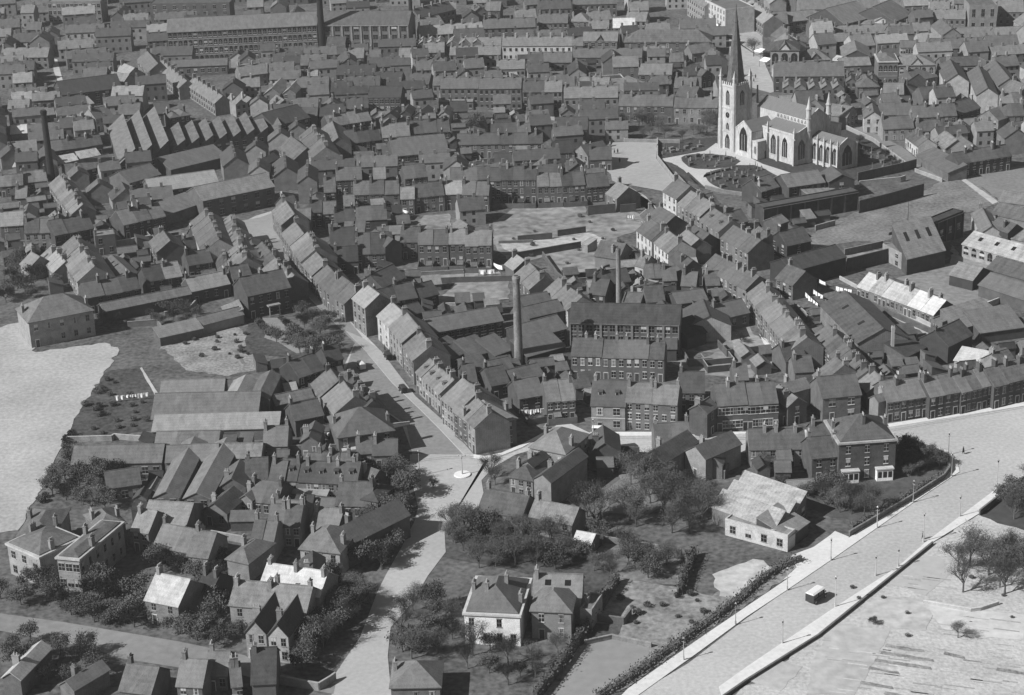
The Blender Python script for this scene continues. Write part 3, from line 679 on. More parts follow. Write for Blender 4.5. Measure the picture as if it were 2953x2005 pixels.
22 715 80 1497 102 6.5 9 6 g 4 3 t2 | dark brick terraced houses in front of the big factory
12 1640 1150 1690 1290 4.5 12 1 g 3 6 w0 k=shed | shed with a bright left gable beside the factory
12 1690 1380 1850 1330 3.5 12 1 g 2 2 w0 k=shed | black shed right of the big factory
22 1500 20 1600 20 3.5 8 1 g 3 2 w0 k=shed | dark shed touching the right end of the factory terrace
12 870 1010 1000 1022 3.5 9 1 g 3 2 | dark flat little house behind the slender chimney
12 1000 935 1215 905 3 8 1 g 3 1 w0 | black-walled shed house right of the slender chimney
12 1215 960 1310 985 4 8 1 f 4 5 w0 | pale roofless-looking yard building
12 1355 880 1485 872 3.8 8 2 g 4 3 | brick cottages in the courts right of the slender chimney
12 1490 900 1600 895 3.8 8 1 g 4 3 | brick cottage between courts and street
12 1140 1095 1300 1100 3.5 9 1 f 5 4 w0 k=shed | flat grey yard shed behind the factory
12 1350 1080 1500 1070 3.5 9 1 g 4 3 | low dark house behind the factory's right end
12 1610 1095 1860 1062 3.8 8 1 g 4 2 w3 k=workshop | long grey low workshop below the courts
12 1640 940 1760 945 4 8 1 g 4 3 | brick cottage below the dark gable
12 1850 940 1960 935 3.5 8 1 g 4 3 | brick cottage with a dark window by the long row
12 1960 1225 2210 1165 4 8 1 g 4 3 w3 | grey-roofed open-fronted house on the bank
12 1115 720 1230 640 4 8 1 x 4 4 | pale-fronted gabled cottage on the waste ground edge
12 1250 770 1320 790 4 7 1 g 5 7 | white-sided cottage below the white-based houses
12 810 590 855 605 2.4 4 1 m 6 5 w0 k=outbuilding | tiny pale hut at the end of the long yard wall
12 1350 375 1480 455 4.6 9 1 g 4 3 | small house on the left side of the church street
12 1300 350 1350 400 4 7 1 g 4 4 | tiny house at the top left of the church street
12 1265 478 1392 568 5.5 9 2 g 4 7 | white-based houses stepping down left of the church street
12 1412 580 1530 672 5.5 9 2 g 5 7 | white-based houses lower down left of the church street
12 1585 560 1685 640 5 8 1 g 5 4 | grey-roofed house behind the lower white-based houses
12 1640 520 1780 600 4.5 8 1 g 3 3 | dark-roofed house on the left of the church street
12 1660 800 1810 775 6 10 1 x 3 3 w1 | house with a big dark gable at the top of the long row
12 1815 785 2185 975 5.6 9 5 g 4 4 | long grey terraced houses left of the church street
12 1486 152 1600 216 7.5 10 1 g 4 7 w3 f3 | white three-storey house at the corner of the square
12 1605 256 1800 362 6.2 10 2 g 5 4 | pale-roofed houses below the white corner house
12 1798 388 1955 498 6.4 9 2 g 4 4 d1 | houses with dormers on the church street
12 1968 545 2200 672 6.2 9 3 g 4 4 | terraced houses ending in a black gable on the church street
12 2070 430 2200 400 3.5 8 1 g 4 3 | dark cottage behind the dormered houses
12 2190 520 2300 590 4 7 2 g 4 3 | small houses behind the black gable
12 1830 290 1960 260 3.5 8 1 g 4 3 | dark back buildings behind the pale-roofed houses
13 0 1010 365 1490 5.6 9 9 g 5 4 | long sunlit terraced houses down the left of the hill street
13 125 155 270 112 5 9 1 g 5 2 w2 | gabled almshouse left of the dark-gabled chapel range
13 350 118 655 75 6 11 1 g 5 2 w3 b3 k=chapel | chapel with steep pale roofs below the churchyard
13 690 75 905 55 6 10 1 x 4 2 w1 k=chapel | dark gabled end of the chapel below the churchyard
13 520 185 735 130 3.6 7 1 m 6 2 l2 k=shed | small pale lean-to roof with skylights against the chapel
13 140 300 935 158 6 5 1 f 3 2 b7 w0 k=workshop | long dark buttressed building below the chapel
13 340 608 540 566 4.8 9 1 g 4 1 w1 E2 | dark-walled house with a sunlit left end and chimneys
13 270 430 350 400 2.6 6 1 g 5 3 w0 k=outbuilding | little pale-roofed privy in the chapel yards
13 500 385 580 375 2.6 5 1 m 5 3 w0 k=outbuilding | little outhouse right of the privy in the chapel yards
13 385 822 832 702 5.4 10 1 g 3 1 w0 k=warehouse | long windowless warehouse with a dark roof
13 246 880 388 938 4.6 9 1 g 4 4 w3 | sunlit-fronted house below the long windowless warehouse
13 1345 722 1665 648 5 14 1 m 6 2 P=30 D=1215,570 l3 w0 k=warehouse | warehouse with a large pale roof and three skylights
13 1140 600 1300 685 4.5 6 1 f 5 6 w2 k=workshop | pale-walled workshop left of the skylight warehouse
13 1530 440 1818 325 8 4 1 f 3 1 w4 f1 b4 k=workshop | tall black-walled building with pale slits
13 1808 594 2420 768 4.2 11 1 g 7 6 w9 f1 l4 a W=1.8 c0 k=workshop | very pale works with arched windows at the right edge
13 1930 485 2420 590 4 9 1 g 6 5 l3 k=workshop | pale works roof behind the arched one at the right edge
13 2110 232 2440 282 4 9 1 g 5 5 w0 k=workshop | pale ribbed roofs at the right edge above the works
13 2050 340 2330 400 3.5 10 1 g 5 5 w0 k=workshop | grey roof at the right edge below the ribbed roofs
13 2190 500 2324 470 6 8 1 x 4 2 w0 | dark gabled building at the right edge among pale works
13 1885 340 1965 500 5 6 1 g 5 6 w0 | sunlit blank wall house at the corner of the field
13 1700 850 1895 898 3.2 10 1 g 6 1 w0 k=shed | open-fronted shed with a pale winged roof
13 1945 935 2460 1105 3.5 10 1 g 4 3 w0 k=shed | long dark-roofed shed at the right edge, lower bay
13 2010 800 2460 930 3.5 10 1 g 4 3 w0 k=shed | long dark-roofed shed at the right edge, upper bay
13 925 945 1572 1188 3.4 9 6 g 7 4 c1 w3 W=.9 k=almshouse | single-storey cottages under one bright white roof
13 1820 1298 2155 1194 3.5 9 1 m 6 4 w0 k=shed | pale lean-to shed below the timber yard
13 1640 1262 1790 1205 3.4 4 1 f 6 4 w1 k=outbuilding | tiny flat-roofed office at the end of the white cottages
13 1690 1450 1893 1352 5 9 1 g 4 1 w0 | dark house below the tiny flat-roofed office
13 620 1105 930 1425 5 14 1 g 4 5 w0 l2 k=warehouse | long warehouse with square skylight frames on the hill street
13 1960 1340 2330 1290 3 10 1 m 5 3 w0 k=workshop | low grey roofs at the right edge below the lean-to
13 2070 1250 2260 1210 3 6 1 m 3 3 w0 k=shed | dark lean-to at the right edge below the pale one
13 440 1340 480 1470 3 6 1 m 4 4 w0 k=outbuilding | narrow outhouse at the lower end of the sunlit terrace
13 560 1360 890 1750 5 8 7 g 4 3 | shaded terraced houses down the right of the hill street
13 1340 1540 1500 1460 3 7 1 m 3 3 w0 k=shed | dark shed beside the square brick chimney
20 1345 395 1870 378 4 8 1 g 5 4 w0 k=workshop | narrow pale workshop roof behind the broad works roof
20 1270 608 2155 590 4 15 1 g 5 4 w0 k=factory | broad works roof left of the dark alley
20 1275 712 2330 682 3 6 1 m 6 4 w0 k=factory | pale lower slope of the broad works
20 1290 830 1830 822 3 8 3 g 5 5 w2 k=workshop | pale low workshops below the dark gutter line
20 1830 936 2180 932 4 8 1 g 6 5 w5 k=workshop | bright-roofed workshop right of the low workshops
20 2200 835 2410 830 3.5 9 2 g 5 5 | pale-roofed cottages at the right end of the works
20 1380 972 1825 955 4 9 2 g 5 4 w3 k=workshop | grey workshops above the two long slanting roofs
20 600 985 1350 968 4 10 1 g 5 4 w8 k=workshop | long pale workshop below the dark school field
20 1880 440 2085 440 4.5 12 1 x 6 3 w0 k=workshop | bright-sided gable on the broad works
20 2085 445 2250 445 5.5 16 1 x 5 4 w0 k=workshop | taller gable beside the dark alley
20 1290 1262 1500 1262 4.5 30 1 x 5 4 w2 k=workshop | left of two very long slanting workshop roofs
20 1540 1272 1760 1275 4.5 30 1 x 5 4 w2 k=workshop | right of two very long slanting workshop roofs
20 900 1190 1180 1150 4 9 1 g 4 4 w3 k=school | grey school range among the dark trees
20 1185 1492 1550 1515 4.5 12 1 g 6 4 w0 k=hall | hall with a bright slated slope in the school yard
20 1830 1180 2060 1180 4 10 1 x 4 4 | blurred gabled house right of the slanting workshops
20 2010 1270 2110 1290 4 9 1 x 5 5 | blurred pale house right of the slanting workshops
20 2060 1110 2240 1100 4 9 1 g 4 4 | blurred grey house left of the greenhouse row
20 1700 1370 1900 1400 3.5 9 1 x 4 4 | blurred house with a dark gable in the gardens
21 280 492 595 425 3.5 6 1 g 5 2 w0 k=outbuilding | narrow shed roof crossing the dark alley
21 440 620 675 572 4.5 8 1 g 4 2 w2 | brick house in the yards right of the broad works
21 485 800 632 800 4.5 9 1 x 4 4 w2 f1 | little gabled house at the bottom of the yards
21 470 262 690 190 5 9 2 g 4 1 | dark-walled houses above the alley yards
21 575 312 650 420 5.5 10 1 g 5 3 | grey-roofed house left of the street wall, upper one
21 668 425 765 575 5.5 11 2 g 5 4 | grey-roofed houses with a pointed end left of the main street
21 790 290 1010 530 6.2 5.5 5 g 3 3 | dark terraced houses along the shaded side of the main street
21 720 130 840 100 5 8 1 g 3 2 | dark house behind the street wall, upper one
21 800 766 1265 702 6 13 1 h 4 3 w4 f2 t2 v c2 k=public_house | hip-roofed public house on the near corner of the junction
21 985 560 1090 555 5 8 1 g 4 3 w1 | small gabled house behind the public house
21 500 1000 960 1000 3 6 3 g 4 4 w1 | low cottages behind the dormered row, near the wall
21 210 1185 330 1190 4 12 1 g 4 4 | end house left of the greenhouse row
21 330 1120 960 1152 5 9 5 g 3 4 d1 | dark-roofed terraced houses with white dormers behind the greenhouse
21 330 1215 700 1248 2.6 5 1 m 6 6 w12 f1 W=.8 t2 k=greenhouse | long glazed greenhouse with white panes
21 770 1325 1070 1338 3.5 10 2 g 4 3 | low dark houses right of the greenhouse
21 30 1290 290 1320 3.5 9 2 g 4 3 | low dark houses left of the greenhouse
21 960 900 1090 890 3.5 7 1 g 4 4 | small house with pale chimneys behind the junction
21 1090 910 1290 905 3.5 7 1 g 3 3 | dark house at the left edge of the junction
21 1090 1115 1200 1060 5 10 1 x 4 3 | gabled house beside the dark trees at the junction
21 1000 1280 1130 1300 4.5 8 1 h 3 3 | dark hexagonal-looking house beside the dark trees
21 230 1440 500 1460 3.5 8 2 g 5 4 | blurred pale cottages below the low houses
21 560 1500 800 1530 3.5 8 2 g 5 4 | blurred grey cottages left of the road trees
22 240 300 490 240 4 8 1 g 4 2 w0 k=workshop | long grey roof behind the washing yard
22 285 436 485 402 5 9 1 g 4 2 y6 | grey-roofed house beside the washing at the junction
22 512 465 755 442 5.6 10 2 g 5 3 t2 y2 | pale-roofed brick houses left of the shop
22 50 330 200 300 4 9 1 g 4 2 | dark house behind the hip-roofed corner house
22 885 492 1168 500 6.6 12 1 g 3 5 w2 f2 z q d2 W=1.6 t2 k=shop | stone-fronted shop with dormers and a dark shopfront
22 1170 466 1608 490 7.4 9 2 g 5 4 w3 f3 c2 t2 | plain three-storey brick houses with white sills
22 1622 385 1832 385 5.5 10 1 g 3 3 w3 | dark-roofed house set back behind the three-storey houses
22 1858 560 1945 500 6.6 5 1 g 4 3 w1 | canted end house of the shop row
22 1945 500 2455 468 6.8 10 4 g 4 3 w3 f2 t2 W=1.2 | brick shops with houses over, along the lower street
22 2080 280 2200 275 4 8 1 g 4 3 | dark little house with chimneys behind the brick shops
23 242 340 345 395 5 7 1 x 5 5 w0 | pale tall-gabled house between the brick shops
23 345 505 505 472 5.2 9 1 x 5 3 w1 f2 t2 | gable-fronted brick house beside the alley
23 260 560 390 540 3.2 5 1 m 5 3 w1 | small lean-to shop in front of the gable-fronted house
23 330 125 500 100 4 9 1 g 3 3 w0 | dark-roofed house above the brick shops
23 405 216 560 206 4 8 1 g 4 4 w1 | little house with a pale left end
23 555 235 632 312 4.5 12 2 g 5 4 | grey-sloped houses behind the corner shop
23 640 432 958 400 6.3 10 1 g 4 4 w2 f2 e2 W=1.6 t2 k=shop | brick corner shop with a bright left edge
23 930 300 1010 380 5 8 1 g 5 3 w0 | pale-roofed house at the foot of the hill street
23 1030 430 1105 465 5.5 9 1 x 5 5 w0 | pale hexagonal end of the curving row
23 1180 465 1290 450 5.4 10 1 g 5 3 | first pale-roofed house of the curving row
23 1292 450 1528 414 5.5 9 2 g 5 2 w2 t1 | shaded terraced houses on the curving row, left part
23 1535 424 1788 378 6 9 2 g 5 2 w2 t1 | shaded terraced houses on the curving row, middle part
23 1800 384 2066 322 6 9 3 g 5 2 w2 t1 | shaded terraced houses on the curving row, right part
23 2075 335 2420 250 6.2 9 3 g 5 2 w2 t1 | shaded terraced houses at the right edge on the curving row
23 2130 170 2260 130 4 7 1 g 5 5 | pale-gabled back house behind the curving row
23 1740 115 2010 165 2 6 1 m 7 6 w0 k=greenhouse | white glazed frames behind the curving row
23 1340 70 1500 30 2.5 6 1 f 4 3 w0 k=shed | dark flat shed in the yard behind the curving row
22 375 845 668 902 7.2 12 1 h 5 5 w3 f2 e4 c2 | hip-roofed house with a big chimney opposite the shop
22 405 1105 548 1140 6.6 16 1 x 4 5 w0 c1 | tall house with a sunlit gable and chimney below the hip-roofed one
22 200 1092 395 1125 4.5 7 1 h 4 5 w3 | low hip-roofed wing left of the sunlit gable
22 300 985 400 1010 6 8 1 x 3 4 w0 | dark gable between the low wing and the hip-roofed house
22 870 895 1130 888 4 10 1 x 3 2 w1 f1 | dark gabled stable below the pale street
22 940 1010 1070 1005 2.6 5 1 g 4 3 w0 k=shed | small garden shed below the dark gabled stable
22 1310 920 1500 975 5.6 14 1 x 4 4 w1 | house with a big sunlit gable facing the lawn
22 1420 812 1720 800 5 9 2 g 4 4 | dark-roofed houses joining the two sunlit gables
22 1672 875 1845 945 5.6 12 1 x 4 5 w1 | house with a second sunlit gable above the lane
22 1850 975 1985 985 3.8 8 1 x 4 4 w0 | low pale outhouse with a gable by the lane
23 20 862 500 852 4.5 9 3 g 4 5 | low houses with a long roof left of the bay-windowed villa
23 240 1050 370 1050 3 6 1 g 4 3 w0 k=shed | little garden shed below the long low roof
23 270 960 380 955 3 6 1 g 4 4 w1 k=outbuilding | small outbuilding below the long low roof
23 550 936 782 915 6 9 1 g 4 3 w2 f2 t2 c2 | two-storey brick wing left of the bay-windowed villa
23 560 790 750 780 6 8 1 g 4 4 | pale-chimneyed block behind the brick wing
23 775 822 1252 788 9.4 13 1 h 4 3 w3 f3 q v t2 c3 k=villa | three-storey brick villa with white bay windows
33 -180 105 345 245 3.6 3.5 1 f 6 7 w4 f1 q k=workshop | long white single-storey front with dark windows
33 350 245 520 120 3.2 8 1 m 6 2 w0 k=workshop | dark side wing of the white works facing the road
22 -60 1370 300 1430 4.5 9 1 g 4 5 c2 | long grey-roofed house with a white wall near the road trees
22 365 1420 722 1492 4.2 7 1 g 6 5 c1 | pale-roofed cottage right of the grey-roofed house
32 735 282 880 308 2.6 5 1 g 7 4 w0 k=shed | small bright-roofed garden shed
30 478 425 662 442 7.5 22 1 h 5 6 w3 f2 e6 q t1 D=850,120 c2 k=school | school wing with a narrow sunlit front and long dark side
30 60 310 330 425 7 11 1 h 5 6 w3 f2 q c2 k=school | school wing with a pale stone bay front
30 150 240 440 240 7 13 1 h 5 5 w0 c2 k=school | rear block of the school with bright chimneys
30 830 190 1050 130 6 9 1 h 5 4 w0 c2 | hip-roofed house behind the school
30 1100 190 1240 210 5 9 1 g 6 4 c1 | pale-roofed house right of the school
30 1215 770 1490 825 5.2 10 1 g 7 5 w2 c1 k=villa | villa with a white roof among dark trees
30 1640 690 1760 720 4 8 1 g 2 2 c2 w0 | dark house with white chimneys among the trees
30 1280 320 1640 390 3.5 9 2 g 5 4 w1 | blurred low houses right of the school
30 1570 400 1740 420 4 10 1 g 5 5 w0 | blurred pale house with a dark gable
30 1900 430 2080 470 4.5 10 1 h 5 5 w0 | blurred grey house left of the pale tiled villa
31 -110 812 210 840 6.4 9 1 g 6 5 w2 c2 k=villa | pale tiled villa, left half behind the steep gabled wings
31 22 1036 192 1052 6 13 1 x 3 6 w2 c1 P=50 k=villa | left one of the two steep gabled wings pointing at the camera
31 212 1062 378 1078 6 13 1 x 3 6 w2 c1 P=50 k=villa | right one of the two steep gabled wings pointing at the camera
31 215 842 530 870 6.4 9 1 g 6 5 w2 c2 k=villa | pale tiled villa, right half behind the steep gabled wings
31 140 665 640 740 6.8 9 1 g 7 5 w3 c3 k=villa | villa with a very pale roof behind the twin gables
31 500 600 690 585 6.4 9 1 x 3 4 w0 | steep dark-gabled wing of the pale villas
31 480 345 810 382 6 11 1 h 5 6 w3 f2 c2 k=villa | white-walled hip-roofed villa beside the road
31 640 250 840 335 5.5 20 1 x 4 3 w0 c1 | long dark-sloped house behind the white-walled villa
31 200 150 480 160 5 9 2 g 4 4 c2 | blurred terraced houses behind the villas
31 60 290 260 300 4.5 9 2 g 4 4 c1 | blurred cottages left of the white-walled villa
31 75 1478 272 1468 4.5 12 1 g 3 3 w0 c1 | dark-roofed house at the bottom left corner of the road
31 -90 1500 -10 1490 4 8 1 g 5 5 c2 | pale house with white chimneys at the bottom edge
30 1480 1490 1690 1500 4.5 9 1 g 5 4 c1 | grey-roofed house at the bottom edge left of the road
30 1000 1530 1260 1560 4 9 1 g 5 4 c1 | blurred grey house at the bottom edge
30 1730 1400 1900 1400 3.5 8 1 g 5 4 c1 | low pale house above the bottom edge
30 500 1480 620 1530 3.5 9 1 x 5 4 w0 | blurred gabled house at the bottom left
30 20 1420 170 1440 4 12 1 x 7 4 w0 | bright-roofed house in the bottom left corner
31 1242 1508 1650 1500 4 9 1 h 5 4 w3 c1 | hip-roofed lodge with a white corner at the bottom edge
31 1855 893 2320 915 6.6 15 1 h 4 8 w4 f2 q c4 t1 k=villa | white villa with a cornice and tall chimneys
32 385 862 715 877 6.2 9 1 h 5 5 w2 f2 t2 c0 k=villa | hip-roofed grey house right of the white villa
32 400 735 800 745 6.2 8 1 g 5 5 w0 l2 k=villa | long pale roof with two small skylights behind the grey house
32 790 860 890 875 4 7 1 f 5 6 w0 | small pale-walled annex right of the grey house
33 228 188 500 -58 3.8 24 1 s 7 4 T=5 D=-290,0 k=factory | white sawtooth-roofed works beside the broad road
'''
def pts(s):
    out = []; c = None
    for tk in s.split():
        if ':' in tk: c, tk = tk.split(':')
        x, y = tk.split(','); out.append((c, float(x), float(y)))
    return out
def gpoly(s, z=0.0): return [at(c, x, y, 0.0) + Vector((0, 0, z)) for c, x, y in pts(s)]
ROADS = []; OPEN = []; OPENN = []
SI = [0]; SHEETS = []
def sheet(name, s, z, m, kind='structure', raised=0.0, keep=True):
    SI[0] += 1; z_key = (z, SI[0]); z = 0.0
    P = gpoly(s)
    if name in ('field', 'field_plot', 'garden', 'school_field', 'waste_ground', 'yard', 'lawn', 'path', 'vegetable_bed', 'churchyard'):
        Q = []; rr = random.Random(SI[0]); amp = {'lawn': .1, 'path': .08, 'vegetable_bed': .12, 'churchyard': .1, 'field_plot': .22, 'school_field': .35}.get(name, .3)
        for i in range(len(P)):
            p_, q_ = P[i], P[(i + 1) % len(P)]; d_ = q_ - p_; k_ = max(1, min(60, int(d_.length / 1.8)))
            if d_.length < 1e-6: continue
            n_ = Vector((-d_.y, d_.x, 0)).normalized(); Q.append(p_)
            for j in range(1, k_): Q.append(p_ + d_ * (j / k_) + n_ * rr.gauss(0, amp))
        P = Q
    b = MB(); area = sum(P[i].x * P[(i + 1) % len(P)].y - P[(i + 1) % len(P)].x * P[i].y for i in range(len(P)))
    if area < 0: P.reverse()
    if keep and name in ('road', 'pavement', 'street', 'lane', 'road_apron', 'churchyard_path'): ROADS.append(P)
    elif keep: OPEN.append(P); OPENN.append((P, name))
    b.face([(p.x, p.y, z + raised) for p in P], m)
    if raised:
        for i in range(len(P)):
            p, q = P[i], P[(i + 1) % len(P)]; b.face([(p.x, p.y, -.1), (q.x, q.y, -.1), (q.x, q.y, z + raised), (p.x, p.y, z + raised)], m)
    o = b.build(name); o['kind'] = kind; SHEETS.append((z_key, o)); return o
def gm(name, tone, scale, fine, var=.35, stretch=(1, 1, 1), bump=.0): return mat(name, tone, rough=1.0, var=var, scale=scale, fine=fine, rnd=0, stretch=stretch, bump=bump, spec=.1, world=True)
G_TOWN = gm('sooty_town_ground', 0.11, .1, .8, .6); G_ROAD = gm('worn_macadam', .42, .035, 1.2, .2, (1, 1, 1)); G_PAVE = gm('stone_flags', .62, .1, 1.0, .12)
G_STREET = gm('town_street', .20, .05, .8, .2); G_PALE = gm('pale_gravel', .42, .08, .6, .2); G_GRASS = gm('rough_grass', .085, .05, .7, .45, bump=.6)
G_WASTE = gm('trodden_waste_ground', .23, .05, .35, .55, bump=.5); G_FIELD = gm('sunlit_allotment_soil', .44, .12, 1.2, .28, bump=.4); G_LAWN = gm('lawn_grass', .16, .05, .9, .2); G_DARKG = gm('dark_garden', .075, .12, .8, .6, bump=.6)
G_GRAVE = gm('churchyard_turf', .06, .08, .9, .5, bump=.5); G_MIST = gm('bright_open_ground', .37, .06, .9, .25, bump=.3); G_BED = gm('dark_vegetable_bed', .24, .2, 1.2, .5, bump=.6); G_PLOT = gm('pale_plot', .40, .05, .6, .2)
G_IRON = gm('steel_rail', .10, 1, 3, .2)
# ground, one sheet out to the horizon
b = MB(); b.face([(-3500, -200, -.05), (3500, -200, -.05), (3500, 5500, -.05), (-3500, 5500, -.05)], G_TOWN); o = b.build('ground'); o['kind'] = 'structure'
S = sheet
S('road', '22:870,720 2324,718 23:530,700 1180,655 2324,470 2700,400 2700,900 2324,1075 2090,1195 1780,1430 33:1500,290 1270,495 740,835 0,1335 32:1960,1720 1000,1720 32:1700,1300 2187,925 33:330,695 700,443 1090,170 23:1395,1310 1722,1092 1785,1050 1765,960 1690,880 1500,815 1260,790 23:700,870 22:2200,885 1000,885 860,880 600,800 500,830 250,905 21:2100,1010 2000,1120 2030,1300 1800,1450 1690,1530 31:1700,370 1550,570 1420,800 1240,1000 1215,1240 1250,1620 700,1640 760,1540 720,1470 980,1090 1130,700 1200,560 1330,330 1440,110 21:1470,1350 1430,1180 1400,1010 1420,880 1330,640 1060,440 840,180 11:940,1420 640,1130 420,900 250,690 100,560 -20,420 100,360 260,310 330,560 400,680 500,800 600,930 700,1060 860,1200 1000,1330 21:1160,40 1450,420 1700,640 1935,905 2060,925 22:0,915 130,890 300,820 560,680 660,620', .004, G_ROAD)
G_SPAVE = gm('street_flags', .33, .1, 1.0, .15)
S('pavement', '21:1160,40 1450,420 1700,640 1935,905 1850,900 1650,690 1480,520 1250,300 1040,50 11:860,1320 1010,1385', .004, G_SPAVE, raised=.13)
S('pavement', '22:880,718 2324,716 23:530,698 530,718 0,730 22:2000,742 880,748', .004, G_PAVE, raised=.13)
S('pavement', '23:1180,650 2324,465 2600,425 2600,455 2324,500 1180,680', .004, G_PAVE, raised=.13)
S('pavement', '32:1000,1720 1190,1520 1760,1120 2187,830 33:480,505 870,245 1100,90 23:880,1560 1380,1260 1650,1090 1690,1040 1680,950 1600,900 1500,855 1260,800 1260,783 1500,815 1700,880 1765,960 1785,1050 1722,1092 1395,1310 33:1090,172 700,445 330,697 32:2187,915 1800,1200 1240,1600 1150,1720', .004, G_PAVE, raised=.13, keep=True)
S('pavement', '33:-230,1500 0,1335 740,835 1270,495 1500,290 23:1780,1430 2090,1195 2324,1078 2500,1000 2500,1060 2280,1140 1950,1400 33:1560,290 1180,600 600,1070 0,1450 -200,1600', .004, G_PAVE, raised=.13)
S('pavement', '21:2060,925 22:0,918 130,893 300,823 560,683 575,700 310,845 135,915 0,938 21:2050,950 1935,935 1935,905', .004, G_PAVE, raised=.13)
S('road_apron', '33:370,400 560,330 700,230 740,195 860,245 720,400 480,520 300,610 420,500', .012, G_PAVE)
S('street', '12:1160,90 1340,190 1480,340 1500,350 1620,440 1960,670 2240,860 2180,840 1780,640 1480,450 1290,345 1400,250 1060,60 02:1050,1460 860,1300 1060,1195 1440,1180 1430,1330 1610,1560 12:1490,150', .006, gm('church_square', .34, .05, .6, .15))
S('street', '13:-100,780 60,830 140,880 560,1330 790,1560 23:1100,590 1000,560 520,10 13:330,1330 60,960 -60,840', .006, G_STREET)
S('street', '10:1960,410 2180,370 2290,330 11:330,560 100,560 10:2080,520', .008, gm('open_corner', .28, .05, .6, .12))
S('street', '21:1845,905 1420,900 1370,650 1060,440 860,200 11:940,1420 640,1130 430,900 250,690 100,560 300,540 400,680 600,930 860,1200 1000,1370 21:1045,60 1245,300 1475,520 1645,690', .006, gm('main_street_setts', .22, .1, .9, .2))
S('street', '21:1400,905 1850,905 1935,935 2060,955 22:0,945 21:2100,1010 2000,1120 2030,1300 1800,1450 1690,1530 31:1700,370 1550,570 1420,800 1240,1000 1215,1240 1250,1620 700,1640 760,1540 720,1470 980,1090 1130,700 1200,560 1330,330 1440,110 21:1470,1350 1430,1180 1400,1010', .006, gm('quiet_road_surface', .38, .05, 1.0, .14))
S('lane', '30:-100,870 550,960 1500,1120 2050,1235 31:100,1290 300,1380 640,1480 780,1470 760,1560 300,1480 30:1980,1390 1700,1370 1000,1260 750,1170 0,1030 -100,1000', .006, gm('hanch_lane', .22, .05, .5, .2))
S('street', '02:1820,150 1850,150 2040,300 2050,560 2010,760 03:-60,700 60,740 200,780 250,760 140,500 130,260 20,120 02:2040,120 1990,230 1840,190', .006, gm('market_street', .36, .05, .5, .2))
S('lane', '03:870,930 960,1010 1060,1110 1300,1230 1480,1380 1700,1480 1690,1560 1420,1400 1330,1390 1060,1190 860,1100 740,1040', .006, G_STREET)
S('lane', '00:440,490 480,500 575,860 560,890 530,800 450,600', .006, G_PALE)
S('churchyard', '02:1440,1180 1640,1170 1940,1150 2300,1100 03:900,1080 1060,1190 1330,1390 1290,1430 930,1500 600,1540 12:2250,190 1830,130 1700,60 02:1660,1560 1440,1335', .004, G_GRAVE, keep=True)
S('churchyard_path', '02:1460,1335 1840,1265 1930,1200 2030,1235 2324,1375 03:370,1450 330,1500 12:2270,-20 2260,178 2000,160 1830,110 12:1700,-10 02:1640,1480 1560,1380', .010, gm('churchyard_gravel', .46, .1, 1, .15))
S('lawn', '02:1640,1322 1680,1300 1760,1292 1900,1290 2060,1312 2140,1352 2080,1395 1900,1420 1760,1415 1700,1400 1650,1355', .016, G_GRAVE)
S('lawn', '02:1825,1490 1850,1450 1930,1425 2100,1385 2250,1385 2324,1410 03:300,1500 12:2255,160 2140,158 2000,140 1900,95 1860,60 1830,15', .016, G_GRAVE)
S('lawn', '02:1480,1348 1560,1368 1660,1425 1720,1490 1790,1569 12:1815,110 1760,85 1640,30 02:1560,1460', .016, G_GRAVE)
S('waste_ground', '12:60,420 150,350 260,270 430,260 560,280 830,250 860,360 1100,250 1290,340 1370,400 1270,480 1100,540 1230,640 1080,760 900,890 620,880 480,700 230,780 60,590', .004, G_WASTE)
S('waste_ground', '12:110,590 560,555 860,500 1000,540 1000,600 800,600 300,680 160,640', .010, gm('bleached_ground', .38, .08, .5, .4))
S('waste_ground', '11:1350,800 1750,790 2000,770 2100,790 2230,900 2220,1060 1650,1120 1640,1040 1800,930 1360,860', .004, G_WASTE)
S('waste_ground', '11:1520,350 1730,340 1750,500 1500,500 1400,440', .004, G_WASTE)
S('field', '13:560,640 900,570 1140,575 1500,430 1810,320 1840,330 2000,300 2120,240 1960,110 1760,50 1640,60 1480,150 940,320 620,450 540,520 530,560', .004, gm('rough_field', .18, .1, 1.0, .5, bump=.5))
S('field', '03:1690,1480 2324,1390 2700,1350 2700,1700 13:2120,235 1960,108 1760,48 1640,30', .004, gm('far_field', .20, .08, .8, .25))
S('path', '13:1800,60 1830,45 2110,240 2060,260', .010, G_PALE)
S('field', '13:830,690 1140,640 1330,700 1000,770 840,740', .006, G_WASTE)
S('yard', '13:1250,880 1700,760 1720,600 1800,700 2324,850 2324,1100 2100,1080 1800,1180 1650,1050', .004, gm('timber_yard', .22, .06, .6, .35, bump=.4))
S('yard', '13:1040,1075 1200,1100 1650,1330 1600,1390 1400,1300 1060,1120', .012, G_PALE)
S('garden', '22:1500,100 1800,100 2050,0 2200,-40 2324,120 23:100,150 23:50,320 22:2180,240 2100,260 1860,240 1700,200', .004, G_WASTE)
S('garden', '12:2050,1350 2200,1310 13:260,1480 23:300,200 100,160 0,100 22:2080,40', .006, gm('sandy_bank', .30, .08, .6, .35))
S('yard', '13:100,1340 180,1400 350,1560 23:340,160 240,60 13:190,1520', .014, gm('whitened_yard', .62, .2, 1, .3))
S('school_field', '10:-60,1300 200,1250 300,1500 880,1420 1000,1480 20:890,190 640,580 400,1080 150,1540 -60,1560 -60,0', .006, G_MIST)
S('garden', '20:900,200 1180,170 1360,460 1280,700 600,800 560,760 640,580', .006, G_DARKG)
S('path', '20:1190,175 1360,450 1320,450 1170,180', .02, G_PALE)
